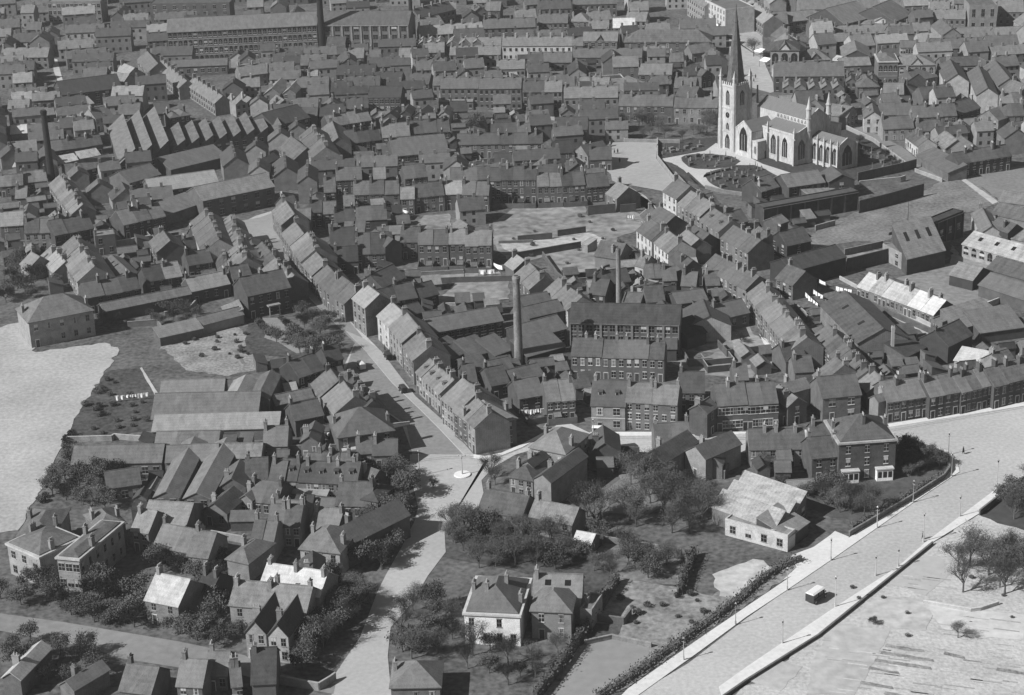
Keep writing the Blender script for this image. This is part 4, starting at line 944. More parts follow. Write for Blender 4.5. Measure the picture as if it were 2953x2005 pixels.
S('garden', '10:1390,1380 1600,1345 2000,1290 2150,1500 2150,1569 20:2150,60 2170,190 1900,250 1560,200 1380,20 10:1330,1480', .006, G_BED)
S('path', '10:1860,1360 1890,1355 2060,1600 2030,1600', .014, G_WASTE)
S('path', '10:1390,1375 1610,1340 1620,1350 1400,1390', .014, G_PALE)
S('path', '20:1500,120 1720,60 1950,45 1950,55 1720,75 1500,135', .014, G_WASTE)
S('garden', '11:40,1240 330,1200 640,1430 760,1560 21:300,80 0,60', .006, G_DARKG)
S('path', '11:190,1340 330,1320 420,1390 570,1470 570,1500 450,1510 300,1420 180,1380', .012, gm('garden_drive', .24, .1, 1, .15))
S('garden', '22:1120,900 1280,890 1480,1060 1300,1160 1130,1110', .006, G_WASTE)
S('lawn', '22:1100,1110 1250,1110 1500,1150 1480,1330 1350,1420 700,1360 900,1280', .008, gm('smooth_lawn', .19, .03, .8, .08))
S('path', '22:640,1370 850,1250 1090,1090 1130,1110 880,1290 760,1380', .012, gm('trodden_path', .12, .1, 1, .3))
S('garden', '12:1680,1300 2150,1000 2200,1160 13:60,1400 12:2050,1500 1640,1500', .0035, G_WASTE)
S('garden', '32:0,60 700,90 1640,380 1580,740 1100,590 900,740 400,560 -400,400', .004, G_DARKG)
S('garden', '32:980,280 1330,330 1640,400 1620,650 1100,590 900,420', .008, gm('scrub', .16, .12, .7, .5, bump=.6))
S('garden', '32:1110,590 1650,680 1900,740 2324,500 33:480,480 0,810 32:1800,1050 1200,1500 1000,1569 440,1569 830,1100 ', .006, gm('scrubby_meadow', .22, .12, .8, .55, bump=.6))
S('garden', '32:1000,1085 1370,1170 1350,1260 1100,1420 870,1620 560,1620 700,1400 830,1150', .012, gm('pale_paddock', .25, .03, .5, .12))
S('garden', '32:850,960 1150,965 1090,1090 830,1140', .014, G_DARKG)
S('garden', '32:1900,560 2100,480 2240,430 33:140,440 220,520 200,580 33:60,680 32:2120,760 1960,740', .014, gm('bleached_scrub', .44, .1, .5, .35, bump=.4))
S('garden', '23:1260,845 1500,870 1680,960 1680,1040 1640,1095 1100,1420 870,1560 33:860,100 700,80 23:500,1330 0,1110 500,1050 1230,1120', .006, gm('shrubbery_floor', .09, .06, .6, .4, bump=.5))
S('field', '33:-250,1660 600,1075 1180,605 1560,295 23:1950,1405 2280,1145 2600,980 3000,1400 33:3000,1900 -200,1900', .004, G_FIELD)
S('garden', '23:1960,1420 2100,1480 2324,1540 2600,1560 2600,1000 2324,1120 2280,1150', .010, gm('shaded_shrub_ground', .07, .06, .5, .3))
S('field_plot', '33:560,1270 700,960 1200,1030 1150,1150 900,1569 500,1569', .010, gm('greyer_soil', .42, .04, .4, .25, bump=.4))
S('field_plot', '33:1250,520 1500,400 1650,430 1700,560 1500,740 1200,640', .010, gm('greyer_turf', .43, .04, .5, .1))
S('field_plot', '33:20,1450 280,1280 470,1330 280,1540', .010, G_PLOT)
S('field_plot', '33:1000,740 1500,770 1560,900 1500,1030 1200,1000 960,900', .012, gm('mid_soil', .42, .05, .5, .3, bump=.4))
S('field_plot', '33:1480,780 1900,850 2324,900 2324,1100 1900,1090 1640,1010 1560,900', .010, gm('pale_soil', .52, .06, .5, .2))
S('path', '33:1130,735 1500,775 1880,845 1960,850 1960,870 1480,790 1130,750', .016, G_PALE)
for i, (x0, y0, x1, y1) in enumerate(((1170, 1140, 1480, 1190), (1130, 1200, 1560, 1270), (1080, 1265, 1300, 1300), (1300, 1300, 1540, 1335), (1030, 1330, 1270, 1375), (960, 1450, 1220, 1500), (1160, 1540, 1400, 1590), (1660, 1205, 1820, 1245), (2100, 1340, 2324, 1380))):
    S('vegetable_bed', '33:%d,%d %d,%d %d,%d %d,%d' % (x0, y0, x1, y1, x1 + 10, y1 + 22, x0 - 12, y0 + 24), .02, G_BED)
# tram rails set in the road
def strip(name, s, wd, z, m, kind='structure'):
    SI[0] += 1; z = .118 + SI[0] * .0001
    P = gpoly(s); b = MB()
    Q = []
    for i, p in enumerate(P):
        d = (P[min(i + 1, len(P) - 1)] - P[max(i - 1, 0)]); n = Vector((-d.y, d.x, 0)).normalized() * wd / 2; Q.append((p + n, p - n))
    for i in range(len(P) - 1): b.face([(Q[i][0].x, Q[i][0].y, z), (Q[i][1].x, Q[i][1].y, z), (Q[i + 1][1].x, Q[i + 1][1].y, z), (Q[i + 1][0].x, Q[i + 1][0].y, z)], m)
    o = b.build(name); o['kind'] = kind; return o
for dy in (0, 14):
    strip('road_tram_rail', '21:1400,%d 1700,%d 1900,%d 2050,%d 22:0,%d 120,%d 300,%d 560,%d 860,%d 1300,%d 2200,%d 23:600,%d 1200,%d 2324,%d' % tuple(v + dy for v in (960, 925, 920, 945, 935, 915, 840, 730, 745, 760, 765, 760, 700, 500)), .08, .012, G_IRON)
rows_ = MB()
for c0, x0, y0, x1, y1, n_ in (('33', 1000, 1120, 1560, 1560, 26), ('33', 1560, 1080, 2324, 1560, 26), ('33', 620, 1000, 1080, 1560, 14), ('33', 1240, 560, 1640, 760, 14), ('33', 1600, 900, 2324, 1080, 16)):
    for i in range(n_):
        x = random.uniform(x0, x1 - 120); y = random.uniform(y0, y1); l_ = random.uniform(60, 260); w_ = random.uniform(4, 11); s_ = .13
        q = [at(c0, x, y), at(c0, x + l_, y + l_ * s_), at(c0, x + l_, y + l_ * s_ + w_), at(c0, x - 5, y + w_)]
        rows_.face([(p.x, p.y, 0) for p in reversed(q)], random.choice((gm('dug_row', .36, .3, 2, .3), gm('dark_row', .32, .3, 2, .3), gm('light_row', .50, .3, 2, .2))))
o = rows_.build('field_rows'); o['kind'] = 'structure'; SHEETS.append(((.011, 999), o))
SHEETS.sort(key=lambda q: q[0])
for i, (k_, o) in enumerate(SHEETS): o.location.z = .0015 * i
# ---------------------------------------------------------------- the table of buildings
_r = []
for ln in TABLE.strip().splitlines():
    f = ln.split('|')[0].split()
    if int(f[7]) > 1 and 'k=' not in ln:
        A = at(f[0], float(f[1]), float(f[2]), float(f[5])); B = at(f[0], float(f[3]), float(f[4]), float(f[5])); n_ = int(f[7]); Lx = (B - A).length
        _r.append((A.y, min(12, int(round(Lx / 5.7))) if Lx / n_ > 6.9 else n_))
_r.sort(); _c = 0
for y_, n_ in _r:
    if _c + n_ > 298: MASS_Y = y_ - .01; break
    _c += n_
for ln in TABLE.strip().splitlines():
    a, text = ln.split('|'); f = a.split()
    house(f[0], float(f[1]), float(f[2]), float(f[3]), float(f[4]), float(f[5]), float(f[6]), int(f[7]), f[8], int(f[9]), int(f[10]), ' '.join(f[11:]), text.strip())
# ---------------------------------------------------------------- the parish church
CO = at('02', 2080, 1275); E1 = Vector((.57, -.82, 0)).normalized(); RZ = atan2(E1.y, E1.x)
def church():
    e = empty('church', CO, RZ, 'pale stone parish church with a dark tall spire and pinnacled tower', 'church'); e.scale = (.87, .96, .915)
    M = M_STONE; R = M_CROOF
    def lancet(mb_, face, u0, u1, z0, z1, f):         # pointed opening lying 4 cm proud: face 'v' normal -v at v=f, 'u' normal +u at u=f
        c_ = (u0 + u1) / 2; zs = z1 - (u1 - u0) * .75; q = [(u0, z0), (u1, z0), (u1, zs), ((u1 + c_) / 2 + .12 * (u1 - c_), zs + (z1 - zs) * .62), (c_, z1), ((u0 + c_) / 2 - .12 * (u1 - c_), zs + (z1 - zs) * .62), (u0, zs)]
        if face == 'v': mb_.face([(a, f, z) for a, z in q], M_GLASS)
        else: mb_.face([(f, a, z) for a, z in q], M_GLASS)
        if face == 'v':
            mb_.box(u0 - .2, f - .14, z0 - .3, u1 + .2, f + .05, z0 - .02, M)
            for k in (1, 2):
                x = u0 + (u1 - u0) * k / 3; mb_.box(x - .08, f - .03, z0, x + .08, f - .004, zs + .4, M)
        else:
            for k in (1, 2):
                x = u0 + (u1 - u0) * k / 3; mb_.box(f + .004, x - .08, z0, f + .03, x + .08, zs + .4, M)
    # my frame: +x = e1 (east), +y = away; v = -y would face the camera's left. local y+ is left normal of e1 = up-right
    def win(parent, face, u0, u1, z0, z1, f):
        m_ = MB(); lancet(m_, face, u0, u1, z0, z1, f); m_.build('window', parent)
    def pinn(b_, x, y, z, hh, r=.55):
        b_.frus(x, y, z - 1.5, z + hh * .35, r, r * .9, M, 4, pi / 4); b_.frus(x, y, z + hh * .35, z + hh * .42, r * 1.3, r * 1.1, M, 4, pi / 4); b_.frus(x, y, z + hh * .42, z + hh, r * .85, .06, M, 4, pi / 4)
    # tower  u -9..0  v 0..8
    t = MB(); t.box(-8.6, .4, 0, -.4, 8, 25.99, M)
    for (x, y) in ((-8.6, .4), (-.4, .4), (-8.6, 8), (-.4, 8)): t.frus(x, y, 0, 12, 1.25, 1.1, M, 8); t.frus(x, y, 12, 27.2, .95, .85, M, 8)
    for z in (7.2, 16.5, 25.2): t.box(-8.8, .2, z, -.2, 8.2, z + .35, M)
    for i in range(7):
        x = -8 + i * 1.2; t.box(x, .38, 26.0, x + .6, .72, 27.1, M); t.box(x, 7.7, 26.0, x + .6, 8.05, 27.1, M); t.box(-.74, 1 + i * 1.0, 26.0, -.40, 1.5 + i * 1.0, 27.1, M); t.box(-8.6, 1 + i * 1.0, 26, -8.3, 1.5 + i * 1.0, 27.1, M)
    tw = t.build('tower', e)
    for (x, y) in ((-8.6, .4), (-.4, .4), (-8.6, 8), (-.4, 8)): p = MB(); pinn(p, x, y, 27.2, 5.0, .8); p.build('pinnacle', tw)
    win(tw, 'v', -5.6, -3.4, 18.0, 24.0, .36); win(tw, 'u', 3.1, 5.3, 18.0, 24.0, -.36); win(tw, 'v', -5.4, -3.6, 8.2, 11.0, .36); win(tw, 'v', -5.9, -3.1, .6, 6.4, .36)
    ck = MB(); ck.solid([(-4.5 + 1.15 * cos(2 * pi * i / 20), .30, 14 + 1.15 * sin(2 * pi * i / 20)) for i in range(20)], [tuple(range(20))], M_GLASS)
    ck.box(-4.54, .26, 14, -4.46, .285, 14.9, M_PALE); ck.box(-4.5, .26, 13.96, -3.9, .285, 14.04, M_PALE); ck.build('clock_face', tw)
    s = MB(); s.frus(-4.5, 4.2, 26, 56.0, 3.75, .08, M_SPIRE, 8, pi / 8); s.frus(-4.5, 4.2, 56.0, 57.2, .15, .03, M_IRON, 6)
    for z in (34, 43, 50): s.frus(-4.5, 4.2, z, z + .35, 3.75 * (57.7 - z) / 31.5 + .05, 3.75 * (57.7 - z) / 31.5 + .03, M_SPIRE, 8, pi / 8)
    s.build('spire', e)
    # gabled bay facing the drive  u 2..12
    def gableblock(nm, u0, u1, v0, v1, h, rise, axis):
        b_ = MB(); r_ = MB()
        if axis == 'v':
            c_ = (u0 + u1) / 2
            b_.solid([(u0, v0, 0), (u1, v0, 0), (u1, v1, 0), (u0, v1, 0), (u0, v0, h), (u1, v0, h), (u1, v1, h), (u0, v1, h), (c_, v0, h + rise), (c_, v1, h + rise)], [(0, 1, 5, 8, 4), (1, 2, 6, 5), (2, 3, 7, 9, 6), (3, 0, 4, 7), (4, 8, 9, 7), (8, 5, 6, 9)], M)
            r_.slab((u0 - .1, v0 + .4, h + .2), (c_, v0 + .4, h + rise + .2), (c_, v1, h + rise + .2), (u0 - .1, v1, h + .2), .15, R); r_.slab((c_, v0 + .4, h + rise + .2), (u1 + .1, v0 + .4, h + .2), (u1 + .1, v1, h + .2), (c_, v1, h + rise + .2), .15, R)
            b_.slab((u0 - .15, v0 - .1, h + .45), (c_, v0 - .1, h + rise + .5), (c_, v0 + .38, h + rise + .5), (u0 - .15, v0 + .38, h + .45), .5, M); b_.slab((c_, v0 - .1, h + rise + .5), (u1 + .15, v0 - .1, h + .45), (u1 + .15, v0 + .38, h + .45), (c_, v0 + .38, h + rise + .5), .5, M)
        else:
            c_ = (v0 + v1) / 2
            b_.solid([(u0, v0, 0), (u1, v0, 0), (u1, v1, 0), (u0, v1, 0), (u0, v0, h), (u1, v0, h), (u1, v1, h), (u0, v1, h), (u0, c_, h + rise), (u1, c_, h + rise)], [(0, 1, 5, 4), (1, 2, 6, 9, 5), (2, 3, 7, 6), (3, 0, 4, 8, 7), (4, 5, 9, 8), (8, 9, 6, 7)], M)
            r_.slab((u0, v0 - .1, h + .2), (u1 - .4, v0 - .1, h + .2), (u1 - .4, c_, h + rise + .2), (u0, c_, h + rise + .2), .15, R); r_.slab((u0, c_, h + rise + .2), (u1 - .4, c_, h + rise + .2), (u1 - .4, v1 + .1, h + .2), (u0, v1 + .1, h + .2), .15, R)
            b_.slab((u1 - .38, v0 - .15, h + .45), (u1 + .1, v0 - .15, h + .45), (u1 + .1, c_, h + rise + .5), (u1 - .38, c_, h + rise + .5), .5, M); b_.slab((u1 - .38, c_, h + rise + .5), (u1 + .1, c_, h + rise + .5), (u1 + .1, v1 + .15, h + .45), (u1 - .38, v1 + .15, h + .45), .5, M)
        o = b_.build(nm, e); r_.build('roof', o); return o
    g = gableblock('gallery_bay', 2.2, 11.8, -1, 11, 10.2, 3.6, 'v'); win(g, 'v', 4.7, 9.3, 2.2, 11.8, -1.05)
    po = MB(); po.box(11.82, -.5, 0, 15, 5.2, 6.8, M); po.box(11.82, -.7, 6.803, 15.2, 5.2, 7.2, M)
    po = po.build('porch', e); win(po, 'v', 12.9, 14.2, 2.2, 5.2, -.55)
    d_ = MB(); d_.face([(15.04, 3.0, 0), (15.04, 4.6, 0), (15.04, 4.6, 2.6), (15.04, 3.8, 3.5), (15.04, 3.0, 2.6)], M_GLASS); d_.build('door', po)
    # aisle u 12..31 v 4.5..11
    a = MB(); a.solid([(12, 4.5, 0), (31, 4.5, 0), (31, 11, 0), (12, 11, 0), (12, 4.5, 11.8), (31, 4.5, 11.8), (31, 11, 14.2), (12, 11, 14.2)], [(0, 1, 5, 4), (1, 2, 6, 5), (3, 0, 4, 7), (4, 5, 6, 7)], M)
    a.box(11.9, 4.3, 11.5, 31.2, 4.48, 12.3, M)
    for x in (15.2, 21.2, 30.9): a.box(x - .4, 3.6, 0, x + .4, 4.49, 10, M)
    a.slab((30.8, 4.4, 12.4), (31.3, 4.4, 12.4), (31.3, 11, 14.8), (30.8, 11, 14.8), .5, M)
    al = a.build('aisle', e); r = MB(); r.slab((12, 4.5, 12.1), (30.75, 4.5, 12.1), (30.75, 11, 14.4), (12, 11, 14.4), .15, R); r.build('roof', al)
    for x in (18.3, 25.0): win(al, 'v', x - 1.5, x + 1.5, 2.2, 10.0, 4.45)
    win(al, 'u', 6.0, 9.3, 2.0, 9.8, 31.05)
    for x in (15.4, 30.9): p = MB(); pinn(p, x, 4.1, 12.2, 2.6, .5); p.build('pinnacle', al)
    # nave u -2..31 v 11..20.5
    nv = gableblock('nave', .5, 31, 11, 20.5, 16.4, 3.6, 'u')
    for i in range(9): win(nv, 'v', 12.6 + i * 2.0, 13.6 + i * 2.0, 14.7, 16.0, 10.95)
    for v in (10.9, 20.7):
        t = MB(); t.frus(31.1, v, 0, 21.2, 1.05, .95, M, 8); [t.frus(31.1, v, z, z + .35, 1.2, 1.2, M, 8) for z in (12.5, 17.2, 20.9)]; t.frus(31.1, v, 21.2, 26, .95, .05, M, 8); t.build('turret', nv)
    # north aisle, chancel
    n_ = MB(); n_.solid([(.5, 20.5, 0), (31, 20.5, 0), (31, 27.5, 0), (.5, 27.5, 0), (.5, 20.5, 14.2), (31, 20.5, 14.2), (31, 27.5, 11.8), (.5, 27.5, 11.8)], [(1, 2, 6, 5), (2, 3, 7, 6), (3, 0, 4, 7), (4, 5, 6, 7)], M)
    n_.slab((30.8, 20.6, 14.8), (31.3, 20.6, 14.8), (31.3, 27.5, 12.4), (30.8, 27.5, 12.4), .5, M); n_ = n_.build('aisle', e)
    r = MB(); r.slab((.5, 20.5, 14.4), (30.75, 20.5, 14.4), (30.75, 27.6, 12.1), (.5, 27.6, 12.1), .15, R); r.build('roof', n_)
    c = gableblock('chancel', 31.02, 47.5, 12, 20, 9.4, 2.2, 'u')
    for i in range(4):
        x = 33.6 + i * 3.8; win(c, 'v', x - 1.25, x + 1.25, 1.6, 8.3, 11.95)
    win(c, 'u', 13.6, 18.4, 1.4, 9.4, 47.55)
    for i in range(5): p = MB(); x = 31.8 + i * 3.8; p.box(x - .35, 11.2, 0, x + .35, 11.97, 8.4, M); pinn(p, x, 11.6, 9.6, 2.2, .4); p.build('buttress', c)
    p = MB(); p.box(47.1, 20.02, 0, 47.9, 20.9, 9.5, M); p.build('buttress', c)
    v_ = MB(); v_.box(31.4, 20.72, 0, 40, 26, 6.5, M); v_.slab((31.4, 20.72, 7.8), (40.2, 20.72, 7.8), (40.2, 26.2, 6.7), (31.4, 26.2, 6.7), .2, R); v_.build('vestry', e)
    for q in ((-9, -1, 12, 28), (12, 4, 48, 28)): FOOT.append([CO + E1 * q[0] + Vector((-E1.y, E1.x, 0)) * q[1], CO + E1 * q[2] + Vector((-E1.y, E1.x, 0)) * q[1], CO + E1 * q[2] + Vector((-E1.y, E1.x, 0)) * q[3], CO + E1 * q[0] + Vector((-E1.y, E1.x, 0)) * q[3]])
church()
# ---------------------------------------------------------------- chimneys, walls, lamps, wires
def stack(c, x, y, h, r0, r1, m, label, band=None, n=20, capd=True):
    P = at(c, x, y); e = empty('factory_chimney', P, 0, label, 'factory chimney', 'factory chimneys')
    b = MB(); b.frus(0, 0, 0, h, r0, r1, m, n, pi / n)
    b.build('shaft', e)
    if capd:
        b = MB(); b.frus(0, 0, h + .003, h + .5, r1 * 1.22, r1 * 1.28, m, n, pi / n); b.frus(0, 0, h - .9, h - .003, r1 * 1.04, r1 * 1.2, m, n, pi / n, cap=False); b.frus(0, 0, h + .503, h + .9, r1 * 1.02, r1 * 1.0, m, n, pi / n); b.frus(0, 0, h + .905, h + .91, r1 * .7, r1 * .7, M_IRON, n); b.build('cap', e)
    return e
M_DARKB = mat('soot_blackened_brick', .018, var=.2); M_MIDB = mat('chimney_brick', .17, var=.45, scale=.5, fine=3, stretch=(1, 1, .5), patch=.3)
stack('00', 438, 1545, 26, 1.35, .95, M_DARKB, 'tall dark round chimney standing alone at the far left')
stack('01', 675, 480, 36, 1.5, 1.15, M_DARKB, 'massive black chimney in front of the long mill')
stack('01', 1420, 345, 21, 1.0, .8, M_DARKB, 'slender dark chimney at the right corner of the pilastered mill')
stack('22', 282, 190, 25.5, 1.25, .9, M_MIDB, 'tall brick chimney rising from the dark works beside the main street')
stack('12', 1117, 1108, 16.5, .8, .6, M_MIDB, 'slender brick chimney behind the big three-storey factory')
stack('23', 1216, 130, 9.4, .62, .52, mat('pale_brick', .30, var=.2), 'short square pale chimney in the yards by the hill street', n=4)
stack('03', 90, 860, 7, .5, .3, M_DARKB, 'short dark chimney behind the church tower', n=8, capd=False)
e = empty('stone_obelisk', at('13', 100, 262), 0, 'pale tapering stone belfry stub at the chapel corner below the churchyard', 'obelisk')
b = MB(); b.frus(0, 0, 0, 1.2, 1.5, 1.4, M_STONE, 4, pi / 4); b.frus(0, 0, 1.2, 8.6, 1.15, .3, M_STONE, 4, pi / 4); b.build('shaft', e); b = MB(); b.frus(0, 0, 8.6, 8.9, .5, .5, M_STONE, 8); b.frus(0, 0, 8.9, 9.8, .3, .05, M_STONE, 8); b.build('finial', e)
WALLM = {}
def gwall(s, h, tone, label, th=.3, name='garden_wall', cat='wall', mt=None):
    P = gpoly(s); b = MB(); m = mt or wallm(tone); cp = wallm(min(8, tone + 1))
    for i in range(len(P) - 1):
        p, q = P[i], P[i + 1]; d = q - p
        if d.length < .1: continue
        n = Vector((-d.y, d.x, 0)).normalized(); a = n * th / 2; g = d.normalized() * (.0 if i == 0 else .004)
        vs = [p + g - a, q - a, q + a, p + g + a]; up = Vector((0, 0, h + .003 * (i % 2)))
        b.solid([tuple(v) for v in vs] + [tuple(v + up) for v in vs], [(0, 1, 5, 4), (1, 2, 6, 5), (2, 3, 7, 6), (3, 0, 4, 7), (4, 5, 6, 7)], m)
        a *= 1.35; vs = [p + g - a + up, q - a + up, q + a + up, p + g + a + up]; u2 = Vector((0, 0, .15))
        b.solid([tuple(v + Vector((0, 0, .004))) for v in vs] + [tuple(v + u2) for v in vs], [(0, 1, 5, 4), (1, 2, 6, 5), (2, 3, 7, 6), (3, 0, 4, 7), (4, 5, 6, 7)], cp)
    o = b.build(name); tag(o, label, cat); return o
W = gwall
W('13:940,335 1200,270 1480,190', 4.2, 2, 'very high dark retaining wall along the top of the sloping field')
W('12:270,575 560,548', 1.9, 2, 'dark free-standing wall on the waste ground, left piece')
W('12:605,528 840,495', 1.9, 2, 'dark free-standing wall on the waste ground, right piece')
W('12:240,720 480,680 650,650 800,625', 2.0, 2, 'long dark wall dividing the waste ground')
W('12:110,590 400,580', .8, 4, 'low pale wall edging the upper waste ground')
W('12:480,700 600,870 700,950', 1.6, 3, 'brick wall slanting down the right of the waste ground')
W('12:640,860 760,880 900,885 1010,820 1240,760', 1.8, 2, 'curving dark wall at the foot of the waste ground')
W('12:860,350 1090,330', 3.0, 2, 'high dark yard wall below the square, left length')
W('12:1130,330 1260,320', 2.6, 2, 'high dark yard wall below the square, right length')
W('12:700,935 1230,870', 1.6, 4, 'pale wall behind the slender chimney')
W('11:1650,1115 1900,1110 2230,1075', .9, 6, 'low wall with a bright edge behind the main street workshops')
W('11:1360,935 1800,915 2300,900', 1.6, 3, 'long brick wall across the strips behind the tall chimney')
W('11:1350,860 1500,860 1850,840', 1.2, 4, 'grey yard wall in front of the tall back-to-backs')
W('01:1255,1170 1265,1330', 2, 6, 'pale wall running down beside the broad slated warehouse')
W('01:1390,1190 1400,1300', 2, 5, 'thin pale wall against the broad slated warehouse')
W('01:990,1355 1250,1330', 1.2, 6, 'bright low wall at the foot of the walled yards')
W('02:20,985 250,995 580,1010', 1.2, 6, 'bright low wall above the yards left of the square')
W('02:870,1050 1100,1140 1170,1190 1630,1200', 1.1, 5, 'stone wall along the tree belt above the square')
W('02:1440,1185 1440,1335 1620,1569', 1.3, 5, 'stone churchyard wall beside the square')
W('12:1590,20 1700,140 1800,180', 1.3, 5, 'lower end of the stone churchyard wall behind the street houses')
W('12:1840,130 2000,170 2260,205', 1.2, 4, 'curving churchyard wall below the oval lawns')
W('03:740,1040 1060,1190 1330,1390', 1.4, 5, 'churchyard wall along the lane at the right')
W('03:930,1520 1290,1440 1420,1405', 3.0, 3, 'dark retaining wall at the foot of the churchyard')
W('13:945,110 1290,75 1330,60', 1.8, 6, 'white wall round the pale yard below the churchyard')
W('13:1410,-10 1640,75', 1.2, 6, 'pale wall from the churchyard corner to the field')
W('13:575,480 740,435', 1.6, 5, 'pale yard wall right of the chapel outhouses')
W('13:820,690 1140,620', 2.0, 4, 'pale wall linking the windowless warehouse to the skylight warehouse')
W('13:840,830 1200,740 1500,720 1700,680', 4.2, 2, 'high dark buttressed wall behind the bright white roof')
W('13:780,890 1060,1040 1650,1345', 1.0, 6, 'pale terrace wall in front of the white-roofed cottages')
W('13:1050,1125 1640,1390', 1.6, 3, 'dark wall below the white-roofed cottages')
W('13:1640,1270 2110,1090', 1.6, 6, 'thin pale wall of the timber yard')
W('13:1190,520 1810,330', .8, 3, 'low dark wall edging the sloping field')
W('20:560,800 940,790 960,775 1270,800', 1.4, 6, 'pale wall at the foot of the school field')
W('10:1070,1290 1320,1270 1400,1390', 1.6, 4, 'grey wall round the villa garden')
W('10:820,650 1000,620 1270,575', 2.2, 6, 'bright whitewashed wall across the left yards')
W('10:1380,1200 1580,1170 1660,1080', 1.4, 5, 'bent pale wall in the walled garden')
W('21:60,920 500,910 950,900', 2.6, 3, 'long grey wall behind the low cottages near the junction')
W('21:540,965 940,975', 1.2, 5, 'pale lower wall in front of the long grey wall')
W('21:1150,690 1400,660', 1.0, 5, 'low pale wall at the mouth of the shaded street')
W('31:320,1470 640,1530 740,1470 780,1440', 1.6, 5, 'pale curved gateway wall at the bottom of the road')
W('30:1430,170 1640,220 2060,300', 1.6, 5, 'garden wall behind the trees right of the school')
W('32:990,290 1330,345 1640,400', 1.5, 4, 'garden wall across the scrub above the pale villas')
W('32:1650,400 1690,500 1610,740', 1.6, 3, 'dark garden wall beside the long hedge by the scrub')
W('32:920,950 1160,980 1220,900', 1.6, 3, 'dark wall round the sunken garden plot')
W('32:830,1150 1060,1100 1390,1170', 1.0, 5, 'pale edge wall of the paddock')
W('33:-230,1620 0,1460 600,1085 1180,615 1560,305', .55, 3, 'long low wall on the field side of the broad road')
W('23:1950,1415 2280,1155 2500,1030', 1.3, 3, 'low wall of the wooded corner beyond the broad road')
W('23:860,1590 1380,1285 1650,1110 1700,1045 1690,950 1500,860 1270,800', 1.2, 4, 'curving garden wall round the bay-windowed villa')
W('33:1480,800 1880,870 1960,860 2110,810', .7, 6, 'pale low wall crossing the sunlit allotments')
W('22:880,905 1130,895', 1.8, 2, 'dark yard wall above the gabled stable')
W('22:2060,980 2000,1110', 2.0, 4, 'wall along the narrow lane beside the low pale outhouse')
W('22:1130,900 1290,910', 2.0, 2, 'dark wall on the lower side of the pale street')
def post(c, x, y, h, label, kind='lamp', group=None, tone=.35):
    P = at(c, x, y); e = empty('street_lamp' if kind == 'lamp' else 'tall_pole', P, random.uniform(0, 6), label, 'street lamp' if kind == 'lamp' else 'pole', group)
    m = mat('painted_iron_%d' % int(tone * 100), tone, rough=.5, var=.1)
    b = MB(); b.frus(0, 0, 0, .9, .2, .16, m, 8); b.frus(0, 0, .9, h, .11, .06, m, 6); b.build('post', e)
    if kind == 'lamp':
        b = MB(); b.frus(0, 0, h, h + .5, .12, .26, M_GLASS, 4); b.frus(0, 0, h + .503, h + .8, .3, .05, m, 4); b.build('lantern', e)
        b = MB(); b.box(-.4, -.03, h - .35, .4, .03, h - .28, m); b.build('ladder_bar', e)
    else:
        b = MB(); b.box(-.9, -.05, h - .6, .9, .05, h - .5, m); b.build('cross_arm', e)
    return e
for c, x, y, h, lb in (('33', 340, 690, 4.6, 'lamp on the near kerb by the dark hedge corner'), ('33', 705, 440, 4.6, 'lamp on the near kerb at the works entrance'), ('33', 1092, 168, 4.6, 'lamp on the near kerb above the works'),
        ('23', 1395, 1305, 4.8, 'lamp on the near kerb below the curve of the garden wall'), ('23', 1716, 1088, 5.4, 'lamp on the kerb at the curve of the garden wall'), ('23', 1690, 908, 5.2, 'lamp on the pavement opposite the curving row'),
        ('33', 300, 1137, 4.6, 'lamp on the field-side kerb nearest the bottom'), ('33', 742, 830, 6.4, 'tall lamp on the field-side kerb beside the lorry'), ('33', 1080, 567, 4.0, 'short lamp on the field-side kerb right of the lorry'),
        ('33', 1270, 494, 3.6, 'lamp by the wall on the field-side pavement'), ('33', 1480, 285, 6.2, 'lamp on the field-side kerb by the walker'), ('23', 1785, 1425, 4.4, 'lamp on the field-side kerb below the wooded corner'),
        ('23', 2095, 1190, 6.6, 'tall lamp at the wooded corner of the broad road'), ('32', 1660, 1277, 4.4, 'lamp on the near kerb by the pale paddock'), ('32', 2095, 980, 4.4, 'lamp on the near kerb by the scrub'),
        ('21', 1482, 1085, 6.0, 'lamp at the shaded mouth of the tree-lined road'), ('22', 905, 785, 5.0, 'lamp on the kerb in front of the stone-fronted shop'), ('13', 1345, 470, 10, None), ('02', 920, 540, 6, None)):
    if lb: post(c, x, y, h, 'street ' + lb, group='street lamps')
post('13', 1348, 470, 10.5, 'very tall thin pole standing in the sloping field', 'pole', tone=.05)
post('03', 1095, 470, 8, 'tall thin pole above the town hall roofs', 'pole', tone=.05)
post('03', 545, 250, 8, 'thin pole among the roofs behind the guildhall', 'pole', tone=.05)
post('11', 1858, 880, 10, 'thin pole in front of the tall back-to-backs', 'pole', tone=.08)
